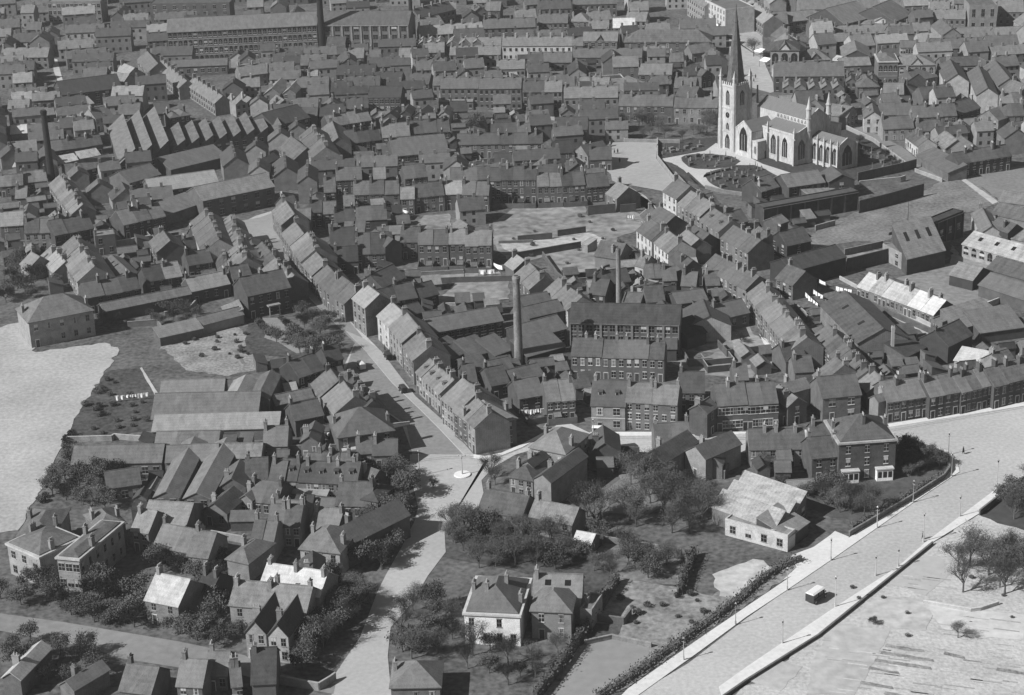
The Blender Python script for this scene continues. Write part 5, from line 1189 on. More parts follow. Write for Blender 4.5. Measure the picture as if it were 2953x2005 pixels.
# traffic island
P = at('21', 1840, 1076) + Vector((0, 0, .09)); e = empty('traffic_island', P, 0, 'round pale kerbed island in the middle of the junction', 'traffic island')
b = MB(); b.frus(0, 0, .005, .22, 2.0, 1.95, mat('white_kerb', .62, var=.1), 28, cap=False); b.frus(0, 0, .2, .225, 1.95, 1.62, mat('white_kerb', .62), 28); b.build('kerb', e); b = MB(); b.frus(0, 0, .1, .21, 1.62, 1.62, mat('island_setts', .38, var=.3), 28); b.build('paving', e)
e = empty('street_lamp', P + Vector((0, 0, .21)), .4, 'three-armed street lamp standing on the round junction island', 'street lamp')
b = MB(); b.frus(0, 0, 0, 1, .22, .16, M_PALE, 8); b.frus(0, 0, 1, 4.9, .11, .07, M_PALE, 8); b.build('post', e)
for k in range(3):
    a = k * 2 * pi / 3; b = MB(); b.tube((0, 0, 4.3), (.9 * cos(a), .9 * sin(a), 4.6), .04, .04, M_PALE); b.frus(.9 * cos(a), .9 * sin(a), 4.35, 4.75, .12, .22, M_PALE, 6); b.build('lamp_arm', e)
# ---------------------------------------------------------------- lorry, cars, cart
def wheel(e, x, y, r=.42, w_=.16):
    b = MB(); n = 14
    for (a0, rr, m, ww) in ((0, r, M_IRON, w_), (0, r * .6, M_PALE, w_ + .03)):
        v1 = [(x + rr * cos(2 * pi * i / n), y - ww / 2, r + rr * sin(2 * pi * i / n)) for i in range(n)]; v2 = [(p[0], y + ww / 2, p[2]) for p in v1]
        b.solid(v1 + v2, [tuple(range(n)), tuple(range(2 * n - 1, n - 1, -1))] + [(i, n + i, n + (i + 1) % n, (i + 1) % n) for i in range(n)], m)
    b.build('wheel', e)
def vehicle(name, cat, c, x, y, c2, x2, y2, label, L_, Wd, H_, body, roof, hood=1.2):
    p = at(c, x, y); q = at(c2, x2, y2); rz = atan2(q.y - p.y, q.x - p.x); e = empty(name, p + Vector((0, 0, .05)), rz, label, cat)
    bm_ = mat('coachwork_%d' % int(body * 100), body, rough=.4, var=.08); rm_ = mat('canvas_roof_%d' % int(roof * 100), roof, var=.06, rnd=.03)
    h2 = L_ / 2
    b = MB(); b.box(-h2, -Wd / 2, .55, h2 - hood, Wd / 2, 1.15, bm_); b.box(-h2, -Wd / 2, 1.15, -h2 + .12, Wd / 2, H_ - .05, bm_); b.box(h2 - hood - .1, -Wd / 2, 1.15, h2 - hood, Wd / 2, 1.45, bm_)
    for s_ in (-1, 1):
        for xx in (-h2 + .15, -h2 + (L_ - hood) / 2, h2 - hood - .1): b.box(xx, s_ * Wd / 2 - (.1 if s_ > 0 else 0), 1.15, xx + .1, s_ * Wd / 2 + (0 if s_ > 0 else .1), H_ - .05, bm_)
    b.box(-h2 + .2, -Wd / 2 + .12, 1.15, h2 - hood - .15, Wd / 2 - .12, H_ - .3, M_GLASS); b.box(-h2 + .3, -.4, .3, h2, .4, .54, M_IRON); b.build('body', e)
    b = MB(); b.solid([(-h2 - .1, -Wd / 2 - .06, H_ - .05), (h2 - hood + .25, -Wd / 2 - .06, H_ - .05), (h2 - hood + .25, Wd / 2 + .06, H_ - .05), (-h2 - .1, Wd / 2 + .06, H_ - .05), (-h2, -Wd / 3, H_ + .16), (h2 - hood + .1, -Wd / 3, H_ + .16), (h2 - hood + .1, Wd / 3, H_ + .16), (-h2, Wd / 3, H_ + .16)], [(0, 3, 2, 1), (4, 5, 6, 7), (0, 1, 5, 4), (1, 2, 6, 5), (2, 3, 7, 6), (3, 0, 4, 7)], rm_); b.build('roof', e)
    b = MB(); b.solid([(h2 - hood, -.42, .6), (h2, -.36, .6), (h2, .36, .6), (h2 - hood, .42, .6), (h2 - hood, -.42, 1.25), (h2, -.3, 1.15), (h2, .3, 1.15), (h2 - hood, .42, 1.25)], [(4, 5, 6, 7), (0, 1, 5, 4), (1, 2, 6, 5), (2, 3, 7, 6)], bm_); b.build('bonnet', e)
    for s_ in (-1, 1):
        b = MB(); b.slab((h2 - 1.35, s_ * Wd / 2 - .16, .95), (h2 - .25, s_ * Wd / 2 - .16, .9), (h2 - .25, s_ * Wd / 2 + .16, .9), (h2 - 1.35, s_ * Wd / 2 + .16, .95), .06, bm_); b.build('mudguard', e)
        b = MB(); b.frus(h2 + .02, s_ * .5, .85, 1.15, .13, .13, M_PALE, 8); b.build('headlight', e)
        wheel(e, h2 - .75, s_ * (Wd / 2 - .05)); wheel(e, -h2 + .9, s_ * (Wd / 2 - .05))
    return e
vehicle('motor_lorry', 'lorry', '33', 585, 770, '33', 700, 690, 'dark covered motor lorry with a pale roof driving on the broad road', 5.2, 2.0, 2.4, .04, .7)
vehicle('motor_car', 'car', '21', 1215, 100, '21', 1150, 20, 'small dark motor car parked by the kerb at the upper main street', 3.6, 1.5, 1.7, .02, .03, 1.1)
vehicle('motor_van', 'van', '21', 992, 188, '21', 920, 110, 'small white delivery van on the shaded side of the main street', 3.6, 1.6, 2.0, .6, .6, 1.0)
vehicle('motor_car', 'car', '21', 1340, 378, '21', 1270, 300, 'dark motor car standing halfway down the main street', 3.6, 1.5, 1.7, .03, .04, 1.1)
vehicle('horse_van', 'van', '22', 945, 735, '22', 990, 736, 'white covered van halted in front of the stone-fronted shop', 2.8, 1.4, 2.0, .6, .75, .5)
# ---------------------------------------------------------------- people: one continuous skinned body, coat and hat as clothing
def person_meshes(pose):
    vs = [(0, 0, .95), (0, 0, 1.15), (0, 0, 1.38), (0, .02, 1.52), (0, .03, 1.66), (0, .02, 1.74)]; es = [(0, 1), (1, 2), (2, 3), (3, 4), (4, 5)]; rd = [.15, .13, .16, .055, .10, .06]
    st = .22 if pose else .04
    for s_ in (-1, 1):
        k = len(vs); vs += [(s_ * .10, 0, .90), (s_ * .11, s_ * st * .5 + .03, .50), (s_ * .11, s_ * st, .08), (s_ * .11, s_ * st + .16, .04)]; es += [(0, k), (k, k + 1), (k + 1, k + 2), (k + 2, k + 3)]; rd += [.10, .07, .05, .045]
        k = len(vs); vs += [(s_ * .20, 0, 1.40), (s_ * .26, -s_ * st * .5, 1.12), (s_ * .25, -s_ * st * .8 + .08, .86), (s_ * .25, -s_ * st * .8 + .12, .76)]; es += [(2, k), (k, k + 1), (k + 1, k + 2), (k + 2, k + 3)]; rd += [.07, .05, .04, .035]
        for f_ in range(4): vs.append((s_ * (.235 + .012 * f_), -s_ * st * .8 + .10 + .018 * f_, .68 + .008 * (f_ % 2))); es.append((k + 3, len(vs) - 1)); rd.append(.012)
        vs.append((s_ * .22, -s_ * st * .8 + .18, .74)); es.append((k + 2, len(vs) - 1)); rd.append(.013)
    me = bpy.data.meshes.new('person_skeleton'); me.from_pydata(vs, es, []); ob = bpy.data.objects.new('tmp', me); COL.objects.link(ob)
    ob.modifiers.new('s', 'SKIN'); sk = me.skin_vertices[0].data
    for i, r in enumerate(rd): sk[i].radius = (r, r)
    sk[0].use_root = True
    sb_ = ob.modifiers.new('d', 'SUBSURF'); sb_.levels = 1; sb_.render_levels = 1
    dg = bpy.context.evaluated_depsgraph_get(); out = bpy.data.meshes.new_from_object(ob.evaluated_get(dg)); out.name = 'body'
    bpy.data.objects.remove(ob); out.materials.clear(); out.materials.append(mat('dark_suit', .03, rnd=.7)); return out
def coat_mesh():
    b = MB(); m = mat('wool_coat', .035, rnd=.8); b.frus(0, .0, .45, 1.42, .27, .17, m, 10); return b.mesh('coat')
def hat_mesh():
    b = MB(); m = mat('felt_hat', .03, rnd=.6); b.frus(0, .03, 1.74, 1.76, .17, .16, m, 12); b.frus(0, .03, 1.76, 1.86, .10, .085, m, 12); return b.mesh('hat')
PB = [person_meshes(0), person_meshes(1)]; CM, HM = coat_mesh(), hat_mesh()
def person(c, x, y, label, pose=1, rz=None, coat=True):
    e = empty('person', at(c, x, y) + Vector((0, 0, .08)), random.uniform(0, 6) if rz is None else rz, label, 'person', 'people in the streets')
    link('body', PB[pose], e); link('hat', HM, e)
    if coat: link('coat', CM, e)
for q in (('02', 1125, 1365, 'person walking alone on the pale square'), ('02', 1080, 1290, 'left person of the two walking on the upper square'), ('02', 1108, 1288, 'right person of the two walking on the upper square'),
          ('02', 1055, 1222, 'person by the shadow tip at the top of the square'), ('02', 1038, 1255, 'person standing in the shadow on the square'), ('02', 935, 1300, 'right person at the wall on the left of the square'), ('02', 912, 1298, 'left person at the wall on the left of the square'),
          ('02', 1120, 1160, 'person on the path beside the tree belt wall'), ('33', 1478, 262, 'person in dark clothes on the pavement of the broad road'), ('23', 1742, 568, 'person standing in front of the curving row'), ('23', 1815, 900, 'person crossing the broad road by the curve'),
          ('02', 1440, 1250, 'person at the churchyard gate on the square'), ('12', 1640, 420, 'person on the church street below the white corner house'), ('12', 1700, 500, 'person in the middle of the church street'), ('12', 1850, 560, 'person on the church street by the dormered houses'), ('22', 1220, 700, 'person in the doorway of the three-storey houses'),
          ('03', 60, 690, 'person in the market street behind the tower, lower one'), ('03', 75, 660, 'person in the market street behind the tower, middle one'), ('03', 40, 640, 'person in the market street behind the tower, upper one'), ('11', 1190, 1490, 'person beside the dark parked car')): person(*q)
# ---------------------------------------------------------------- washing lines
def washing(c, xa, ya, xb, yb, n, label, hang=1.3):
    A = at(c, xa, ya, 0) ; B = at(c, xb, yb, 0); d = B - A; L_ = d.length; rz = atan2(d.y, d.x); e = empty('washing_line', A, rz, label, 'washing line', 'washing lines in the yards')
    for x in (0, L_):
        b = MB(); b.frus(x, 0, 0, 2.2, .06, .05, M_BARK, 5); b.build('prop', e)
    b = MB(); b.tube((0, 0, 2.05), (L_ / 2, 0, 1.85), .02, .02, M_BARK, 4); b.tube((L_ / 2, 0, 1.85), (L_, 0, 2.05), .02, .02, M_BARK, 4); b.build('line', e)
    for i in range(n):
        x0 = L_ * (i + .06) / n; x1 = L_ * (i + 1 - random.uniform(.02, .2)) / n; hg = hang * random.uniform(.6, 1.1); b = MB(); k = 6; bow = random.uniform(.2, .5)
        for j in range(k):
            for r_ in range(3):
                def pt(jj, rr): return (x0 + (x1 - x0) * jj / k, bow * (rr / 3) * sin(jj * 1.3 + i) * .6, 2.0 - .15 * sin(pi * (x0 + (x1 - x0) * jj / k) / L_) - hg * rr / 3)
                b.face([pt(j, r_ + 1), pt(j + 1, r_ + 1), pt(j + 1, r_), pt(j, r_)], M_CLOTH)
        b.build('sheet', e)
for q in (('11', 1325, 515, 1700, 535, 7, 'line of white washing behind the long row of back-to-backs'), ('11', 1975, 860, 2118, 855, 2, 'two big white sheets in the yard of the back-to-backs'), ('12', 65, 800, 150, 830, 1, 'single bright sheet by the pale square-roofed house'), ('12', 165, 830, 245, 890, 2, 'white washing slanting down to the tall chimney'),
          ('11', 985, 745, 1050, 765, 1, 'small white washing beside the black-walled cottages'), ('22', 280, 590, 500, 575, 5, 'white washing in the yard at the road junction'), ('23', 1250, 260, 1530, 270, 5, 'long white washing behind the curving row, left'), ('23', 1795, 90, 2110, 130, 7, 'long white washing behind the curving row, right'), ('23', 1880, 40, 1985, 60, 3, 'upper white washing behind the curving row'),
          ('13', 490, 1050, 600, 1150, 5, 'white washing on the left of the hill street yards'), ('13', 550, 1020, 640, 1080, 4, 'white washing in the middle of the hill street yards'), ('13', 745, 1000, 880, 1030, 4, 'white washing beside the bright white roof'), ('13', 605, 940, 670, 970, 1, 'white sheet below the windowless warehouse'),
          ('02', 430, 1405, 500, 1405, 2, 'white washing in the court left of the square'), ('02', 10, 1430, 70, 1405, 3, 'white washing at the walled yards left of the square'), ('01', 1850, 1410, 2000, 1420, 5, 'white washing behind the brick terrace above the washing yards'), ('03', 2000, 1160, 2080, 1210, 3, 'white washing in the rubbish yard'), ('03', 2200, 1190, 2260, 1190, 2, 'white washing at the right of the rubbish yard'),
          ('03', 1790, 1220, 1950, 1300, 6, 'long pale washing slanting in the rubbish yard'), ('21', 640, 720, 790, 690, 3, 'upper white washing in the dark yard by the public house'), ('21', 660, 780, 790, 770, 3, 'lower white washing in the dark yard by the public house'), ('12', 1630, 915, 1690, 930, 2, 'white washing below the dark gable'), ('12', 1810, 900, 1870, 925, 2, 'white washing beside the long grey terrace'),
          ('12', 1185, 400, 1250, 395, 3, 'small white washing on the upper waste ground'), ('11', 1340, 350, 1420, 370, 2, 'white washing below the long row left of centre'), ('20', 960, 470, 1250, 440, 6, 'pale washing in the school garden')): washing(*q)
# sunblinds on the market street shop
for x, y, lb in ((1870, 200, 'upper white sunblind under the tall white shop'), (1965, 260, 'lower white sunblind under the tall white shop'), (2295, 480, 'white stall awning beside the guildhall'), (2345, 560, 'lowest white stall awning in front of the guildhall')):
    b = MB(); b.slab((-2, -1.6, 2.6), (2, -1.6, 2.6), (2, 1.4, 3.6), (-2, 1.4, 3.6), .06, M_CLOTH); b.box(-2, -1.6, 0, -1.9, -1.5, 2.5, M_IRON); b.box(1.9, -1.6, 0, 2, -1.5, 2.5, M_IRON); o = b.build('sunblind', None, at('02', x, y), -.9); tag(o, lb, 'awning')
# ---------------------------------------------------------------- trees
def tree_meshes(seed, H, spread, leafy, dens):
    R_ = random.Random(seed); t = MB(); c = MB(); t.frus(0, 0, 0, H * .3, H * .03, H * .02, M_BARK, 7)
    tips = []
    def br(p, d, l, r, lv):
        q = p + d * l; (t if lv < 2 else c).tube(p, q, r, r * .6, M_BARK, 4 if lv else 5)
        if lv >= 3: tips.append(q); return
        for _ in range(4 if lv < 2 else 3):
            nd = (d + Vector((R_.uniform(-1, 1), R_.uniform(-1, 1), R_.uniform(-.35, .7))) * spread).normalized(); br(p + d * l * R_.uniform(.55, 1), nd, l * R_.uniform(.55, .8), r * .55, lv + 1)
    for _ in range(5): br(Vector((0, 0, H * R_.uniform(.12, .36))), Vector((R_.uniform(-1, 1) * spread, R_.uniform(-1, 1) * spread, 1)).normalized(), H * .30, H * .016, 0)
    m = M_LEAF if leafy else M_TWIG
    for q in tips:
        for _ in range(dens):
            p = q + Vector((R_.gauss(0, 1), R_.gauss(0, 1), R_.gauss(0, .8))) * H * .075
            if leafy:
                s_ = R_.uniform(.08, .22); a = Vector((R_.gauss(0, 1), R_.gauss(0, 1), R_.gauss(0, 1))).normalized(); b_ = a.orthogonal().normalized(); c.face([tuple(p + a * s_), tuple(p + b_ * s_), tuple(p - a * s_), tuple(p - b_ * s_)], m)
            else:
                a = Vector((R_.gauss(0, 1), R_.gauss(0, 1), R_.gauss(.3, .8))).normalized() * R_.uniform(.3, .7); b_ = a.orthogonal().normalized() * .045; c.face([tuple(p - b_), tuple(p + b_), tuple(p + a)], m)
    return t.mesh('trunk'), c.mesh('crown')
TT = {'b': [tree_meshes(s, 8, .8, False, 10) for s in (1, 2, 3)], 'l': [tree_meshes(s, 7, .95, True, 9) for s in (4, 5, 6)]}
TT['m'] = TT['b'] + TT['l']
def bush_mesh(seed, n=420):
    R_ = random.Random(seed); c = MB()
    for _ in range(n):
        u = Vector((R_.gauss(0, 1), R_.gauss(0, 1), R_.gauss(0, 1))).normalized() * (R_.random() ** .35); p = Vector((u.x, u.y, .9 + u.z * .85)); s_ = R_.uniform(.07, .16)
        a = Vector((R_.gauss(0, 1), R_.gauss(0, 1), R_.gauss(0, 1))).normalized(); b_ = a.orthogonal().normalized(); c.face([tuple(p + a * s_), tuple(p + b_ * s_), tuple(p - a * s_), tuple(p - b_ * s_)], M_LEAF)
    return c.mesh('foliage')
BM = [bush_mesh(s) for s in (11, 12)]; STEM = MB(); STEM.frus(0, 0, 0, .9, .07, .04, M_BARK, 5); STEM = STEM.mesh('stem')
def tree(c, x, y, s, kind, label, group=None):
    e = empty('tree', at(c, x, y), random.uniform(0, 6), label, 'tree', group); t = random.choice(TT[kind]); e.scale = (s * random.uniform(.9, 1.15), s * random.uniform(.9, 1.15), s * random.uniform(.85, 1.1))
    link('trunk', t[0], e); link('crown', t[1], e)
def bush(c, x, y, s, label, group=None, hz=1.0):
    e = empty('shrub', at(c, x, y), random.uniform(0, 6), label, 'shrub', group); e.scale = (s, s, s * hz); link('foliage', random.choice(BM), e); link('stem', STEM, e)
def inside(px, py, P):
    r = False; j = len(P) - 1
    for i in range(len(P)):
        if (P[i][1] > py) != (P[j][1] > py) and px < (P[j][0] - P[i][0]) * (py - P[i][1]) / (P[j][1] - P[i][1]) + P[i][0]: r = not r
        j = i
    return r
BBX = {}
def bbx(F):
    k = id(F)
    if k not in BBX: BBX[k] = (min(p[0] for p in F) - 2, max(p[0] for p in F) + 2, min(p[1] for p in F) - 2, max(p[1] for p in F) + 2)
    return BBX[k]
def clear(p, m=0.0, roads=True):
    for F in FOOT:
        q = bbx(F)
        if p.x < q[0] or p.x > q[1] or p.y < q[2] or p.y > q[3]: continue
        if inside(p.x, p.y, F): return False
        if m:
            for dx, dy in ((m, 0), (-m, 0), (0, m), (0, -m)):
                if inside(p.x + dx, p.y + dy, F): return False
    if roads:
        for F in ROADS:
            q = bbx(F)
            if p.x < q[0] or p.x > q[1] or p.y < q[2] or p.y > q[3]: continue
            if inside(p.x, p.y, F): return False
            if m and any(inside(p.x + dx, p.y + dy, F) for dx, dy in ((m, 0), (-m, 0), (0, m), (0, -m))): return False
    return True
ROAD1 = True
ROADS[:] = [R_ for R_ in ROADS if R_ is not None]
def grove(s, n, s0, s1, kind, label, group, what=tree, gap=3.0, roads=False, m=0.0):
    P = gpoly(s); xs = [p.x for p in P]; ys = [p.y for p in P]; done = []; k = 0
    while len(done) < n and k < n * 60:
        k += 1; q = Vector((random.uniform(min(xs), max(xs)), random.uniform(min(ys), max(ys)), 0))
        if not inside(q.x, q.y, P) or any((q - d).length < gap for d in done) or not clear(q, m, roads): continue
        done.append(q)
        if what is tree:
            e = empty('tree', q, random.uniform(0, 6), label, 'tree', group); t = random.choice(TT[kind]); z = random.uniform(s0, s1); e.scale = (z, z, z * random.uniform(.85, 1.15)); link('trunk', t[0], e); link('crown', t[1], e)
        else:
            e = empty('shrub', q, random.uniform(0, 6), label, 'shrub', group); z = random.uniform(s0, s1); e.scale = (z * 1.2, z * 1.2, z); link('foliage', random.choice(BM), e); link('stem', STEM, e)
grove('02:870,1050 1100,1140 1200,1180 1640,1190 1930,1150 1930,1050 1560,1040 1100,960 880,930', 18, 0.50, 0.89, 'b', 'bare tree in the dark belt between the square and the brick terrace', 'bare trees above the square', gap=3.5, roads=ROAD1, m=1.2)
grove('22:1100,1150 1500,1160 1900,1200 2050,1420 1900,1569 1300,1569 800,1500 760,1420 1400,1400', 22, 0.7, 1.1, 'b', 'tall bare garden tree between the lawn and the white works', 'bare trees round the lawn', gap=2.4, roads=ROAD1, m=1.2)
grove('22:1230,1120 1440,1150 1420,1070 1260,1080', 3, 0.50, 0.75, 'l', 'bushy dark tree at the upper edge of the lawn', 'dark bushy trees by the lawn', gap=2.7, roads=ROAD1, m=1.2)
grove('32:0,100 600,150 1000,300 1600,400 1500,600 1000,560 500,520 -350,500 -500,330 -100,250', 34, 0.5, 0.85, 'm', 'shadowy tree in the gardens above the white villa', 'dark trees above the white villa', gap=2.4, roads=ROAD1, m=1.2)
grove('31:1250,950 1500,700 1800,750 1850,1100 2300,1200 32:700,1200 440,1560 31:1700,1420 1260,1380 1210,1100', 24, 0.5, 0.85, 'm', 'shadowy tree in the grounds of the white villa', 'dark trees in the white villa grounds', gap=2.4, roads=ROAD1, m=1.2)
grove('31:1560,560 1700,360 1850,250 1950,150 1700,100 1500,200 1400,480 1500,560', 12, 0.6, 0.9, 'b', 'bare pale tree leaning over the tree-lined road, right side', 'bare trees on the right of the road', gap=2.4, roads=ROAD1, m=1.2)
grove('21:1700,1180 2100,1040 2130,1200 1900,1400 1700,1500 1560,1500 1640,1330', 4, 0.50, 0.89, 'b', 'bare pale tree at the junction end of the tree-lined road', 'bare trees near the junction', gap=3.5, roads=ROAD1, m=1.2)
grove('21:1130,1250 1380,1010 1420,1200 1440,1340 31:1330,330 1180,560 1080,600 850,520 900,330 1080,80', 18, 0.6, 1.0, 'l', 'black-looking tree on the left of the tree-lined road', 'dark trees on the left of the road', gap=2.4, roads=ROAD1, m=1.2)
grove('31:700,620 1040,700 980,900 720,1200 600,1350 420,1350 480,1150 540,900 640,760', 18, 0.6, 1.0, 'm', 'black-looking tree between the pale villas and the road', 'dark trees beside the pale villas', gap=2.4, roads=ROAD1, m=1.2)
grove('31:1170,560 1500,430 1400,700 1260,860 1100,800', 4, 0.50, 0.84, 'b', 'thin bare street tree casting shade on the tree-lined road', 'thin bare street trees', gap=4.1, roads=ROAD1, m=1.2)
grove('30:-100,560 700,620 1200,760 1240,1060 600,960 -100,850', 18, 0.6, 0.95, 'l', 'dark tree between the school and the lane', 'dark trees below the school', gap=2.4, roads=ROAD1, m=1.2)
grove('30:1500,830 1900,680 1920,1000 2050,1180 1500,1100 1440,960', 10, 0.50, 0.94, 'l', 'dark tree left of the pale tiled villa', 'dark trees left of the tiled villa', gap=4.1, roads=ROAD1, m=1.2)
grove('30:1300,430 1880,440 1900,600 1640,660 1500,600 1300,560', 6, 0.41, 0.84, 'l', 'dark tree behind the white-roofed villa', 'dark trees behind the white-roofed villa', gap=4.1, roads=ROAD1, m=1.2)
grove('20:600,1000 900,1000 1180,1000 1000,1400 640,1360 420,1240 500,1050', 11, 0.50, 0.94, 'l', 'dark tree behind the school', 'dark trees behind the school', gap=4.1, roads=ROAD1, m=1.2)
grove('30:150,1090 640,1200 900,1280 860,1420 620,1560 150,1400 40,1150', 10, 0.50, 0.84, 'l', 'dark tree in the gardens below the lane', 'dark trees below the lane', gap=4.1, roads=ROAD1, m=1.2)
grove('10:0,800 130,800 380,740 540,880 480,1010 260,1090 0,1080', 11, 0.50, 0.94, 'l', 'dark tree behind the large hip-roofed villa', 'dark trees behind the hip-roofed villa', gap=4.1, roads=ROAD1, m=1.2)
grove('10:900,1240 1380,1180 1680,1160 1640,1260 1300,1280 1060,1280 860,1320 820,1400 800,1250', 10, 0.41, 0.75, 'l', 'dark tree in the walled garden right of the hip-roofed villa', 'dark trees in the walled garden', gap=4.1, roads=ROAD1, m=1.2)
grove('11:430,1200 700,1200 760,1330 830,1560 21:300,60 260,-60 11:600,1420', 14, .60, .85, 'l', 'dark tree in the steep garden beside the shaded street', 'dark trees in the steep garden', gap=3.8, roads=ROAD1, m=1.2)
grove('23:500,1200 740,1230 900,1330 1100,1380 1080,1450 860,1420 560,1350 500,1260', 14, 0.5, 0.8, 'm', 'shadowy tree in front of the bay-windowed villa', 'dark trees before the bay-windowed villa', gap=2.4, roads=ROAD1, m=1.2)
grove('23:1260,850 1480,880 1660,970 1650,1050 1400,1100 1260,1080', 12, 0.45, 0.75, 'l', 'dark tree inside the curve of the garden wall', 'dark trees inside the curving wall', gap=2.4, roads=ROAD1, m=1.2)
grove('23:2000,1400 2324,1180 2600,1060 2600,1540 2324,1520', 16, 0.6, 1.0, 'm', 'dark tree in the wooded corner at the right edge', 'dark trees in the wooded corner', gap=2.4, roads=ROAD1, m=1.2)
grove('33:1700,480 2000,380 2324,420 2500,600 2500,800 2100,790 1750,740 1680,600', 12, 0.8, 1.1, 'b', 'thin bare tree on the allotments at the right', 'bare trees on the allotments', gap=2.4, roads=ROAD1, m=1.2)
grove('03:930,1200 1200,1260 1310,1400 1000,1470 940,1400', 6, 0.29, 0.56, 'l', 'dark yew in the shaded churchyard corner behind the chancel', 'yews behind the chancel', gap=3.5, roads=ROAD1, m=1.2)
grove('01:1130,450 1500,430 1500,500 1130,520', 3, 0.58, 0.84, 'b', 'smoky bare tree near the mill corner', 'bare trees near the mill', gap=5.4, roads=ROAD1, m=1.2)
tree('01', 1955, 1110, 1.15, 'l', 'tall black poplar-like tree in the yard left of the square'); 
tree('12', 2230, 620 - 300, .5, 'l', 'small dark tree in the gardens below the churchyard'); tree('03', 60, 470, .9, 'b', 'bare tree in the market street beside the guildhall'); tree('03', 2230, 120, .9, 'l', 'hazy tree at the top right')
tree('33', 1060, 975, .3, 'l', 'lone dark bush-like tree on the sunlit allotments'); tree('33', 1770, 1090, .5, 'b', 'lone thin bare tree in the middle of the allotments'); tree('21', 1600, 1180, .35, 'l', 'small dark round tree on the shaded road corner')
tree('12', 2140, 1420, .5, 'l', 'round dark tree on the sandy bank'); tree('22', 1720, 640, .55, 'l', 'dark tree in the yard right of the three-storey houses'); tree('02', 1880, 1080, .7, 'b', 'bare tree close to the church tower')
tree('22', 400, 640, .35, 'l', 'small tree in the washing yard at the junction'); tree('23', 130, 1010, .6, 'b', 'bare tree below the long low roof'); tree('23', 300, 1150, .42, 'l', 'dark conical tree below the long low roof')
# clipped shrubs up both sides of the garden steps
for i in range(13):
    bush('11', 325 + i * 19, 1240 + i * 16, random.uniform(1.0, 1.3), 'clipped dark shrub in the row right of the garden steps', 'shrubs right of the garden steps')
for i in range(8):
    bush('11', 130 + i * 12, 1260 + i * 14, random.uniform(1.0, 1.3), 'clipped dark shrub in the cluster left of the garden steps', 'shrubs left of the garden steps')
b = MB()
for i in range(12): p = at('11', 265 + i * 3, 1235 + i * 8); b.box(p.x - 3.2, p.y - 1.4, 0, p.x + 3.2, p.y, .9 - i * .07, mat('stone_steps', .2))
o = b.build('garden_steps'); tag(o, 'broad flight of stone steps below the pillared porch', 'steps')
# hedges
def hedge(s, wd, h, label, dens=26):
    P = gpoly(s); b = MB(); m = M_LEAF
    for i in range(len(P) - 1):
        d = P[i + 1] - P[i]; n = Vector((-d.y, d.x, 0)).normalized()
        for _ in range(int(d.length * dens * 1.6)):
            p = P[i] + d * random.random() + n * random.gauss(0, wd * .28) + Vector((0, 0, h * (1 - random.random() ** 2 * .9) * random.uniform(.75, 1.1))); s_ = random.uniform(.08, .24)
            a = Vector((random.gauss(0, 1), random.gauss(0, 1), random.gauss(0, 1))).normalized(); c_ = a.orthogonal().normalized(); b.face([tuple(p + a * s_), tuple(p + c_ * s_), tuple(p - a * s_), tuple(p - c_ * s_)], m)
        q = n * wd * .3; A, B = P[i], P[i + 1]; u = Vector((0, 0, h * .75))
        b.solid([tuple(v) for v in (A - q, B - q, B + q, A + q)] + [tuple(v + u) for v in (A - q * .6, B - q * .6, B + q * .6, A + q * .6)], [(0, 1, 5, 4), (1, 2, 6, 5), (2, 3, 7, 6), (3, 0, 4, 7), (4, 5, 6, 7)], m)
    o = b.build('hedge'); tag(o, label, 'hedge')
hedge('32:420,1620 640,1340 830,1060 980,830 1110,620', 1.8, 2.6, 'thick black hedge running down beside the grey villa')
hedge('32:1630,730 1680,560 1750,400', 2.0, 2.6, 'tall dark hedge across the scrub below the trees')
hedge('32:940,1600 1140,1480 1440,1265 1740,1050 1900,940', 2.6, 1.3, 'broad dark hedge along the near pavement, lower length')
hedge('32:1900,940 2130,770 33:110,620 290,500 450,440', 2.6, 1.4, 'broad dark hedge along the near pavement, upper length')
grove('20:900,210 640,590 390,1090 150,1530 330,1530 560,1150 760,720 980,330', 22, .5, 1.1, 'l', 'dark bush along the slanting edge of the bright open ground', 'bushes by the bright open ground', what=bush, gap=2.0)
hedge('23:880,1540 1200,1370 1500,1180 1640,1100', 1.6, 1.6, 'dark hedge inside the garden wall of the bay-windowed villa')
grove('32:1100,600 1600,700 1900,760 2150,720 1800,1040 1300,1160 1150,960', 14, .25, .9, 'l', 'scrubby bush on the rough meadow beside the broad road', 'bushes on the rough meadow', what=bush, gap=2.2)
grove('33:560,700 1700,500 2324,800 2324,1500 1000,1500 700,1000', 8, .3, .5, 'l', 'little bush on the sunlit allotments', 'bushes on the allotments', what=bush, gap=4)
grove('10:1400,1370 2100,1300 2150,1560 1500,1540', 14, .4, .8, 'l', 'little bush on the walled vegetable garden', 'bushes on the vegetable garden', what=bush, gap=3)
grove('12:100,400 1000,300 1200,600 900,860 300,700', 14, .4, .8, 'l', 'scrubby bush on the waste ground', 'bushes on the waste ground', what=bush, gap=4)
grove('20:900,220 1200,460 1260,700 700,760', 16, .5, 1.0, 'l', 'dark bush in the school garden', 'bushes in the school garden', what=bush, gap=3)
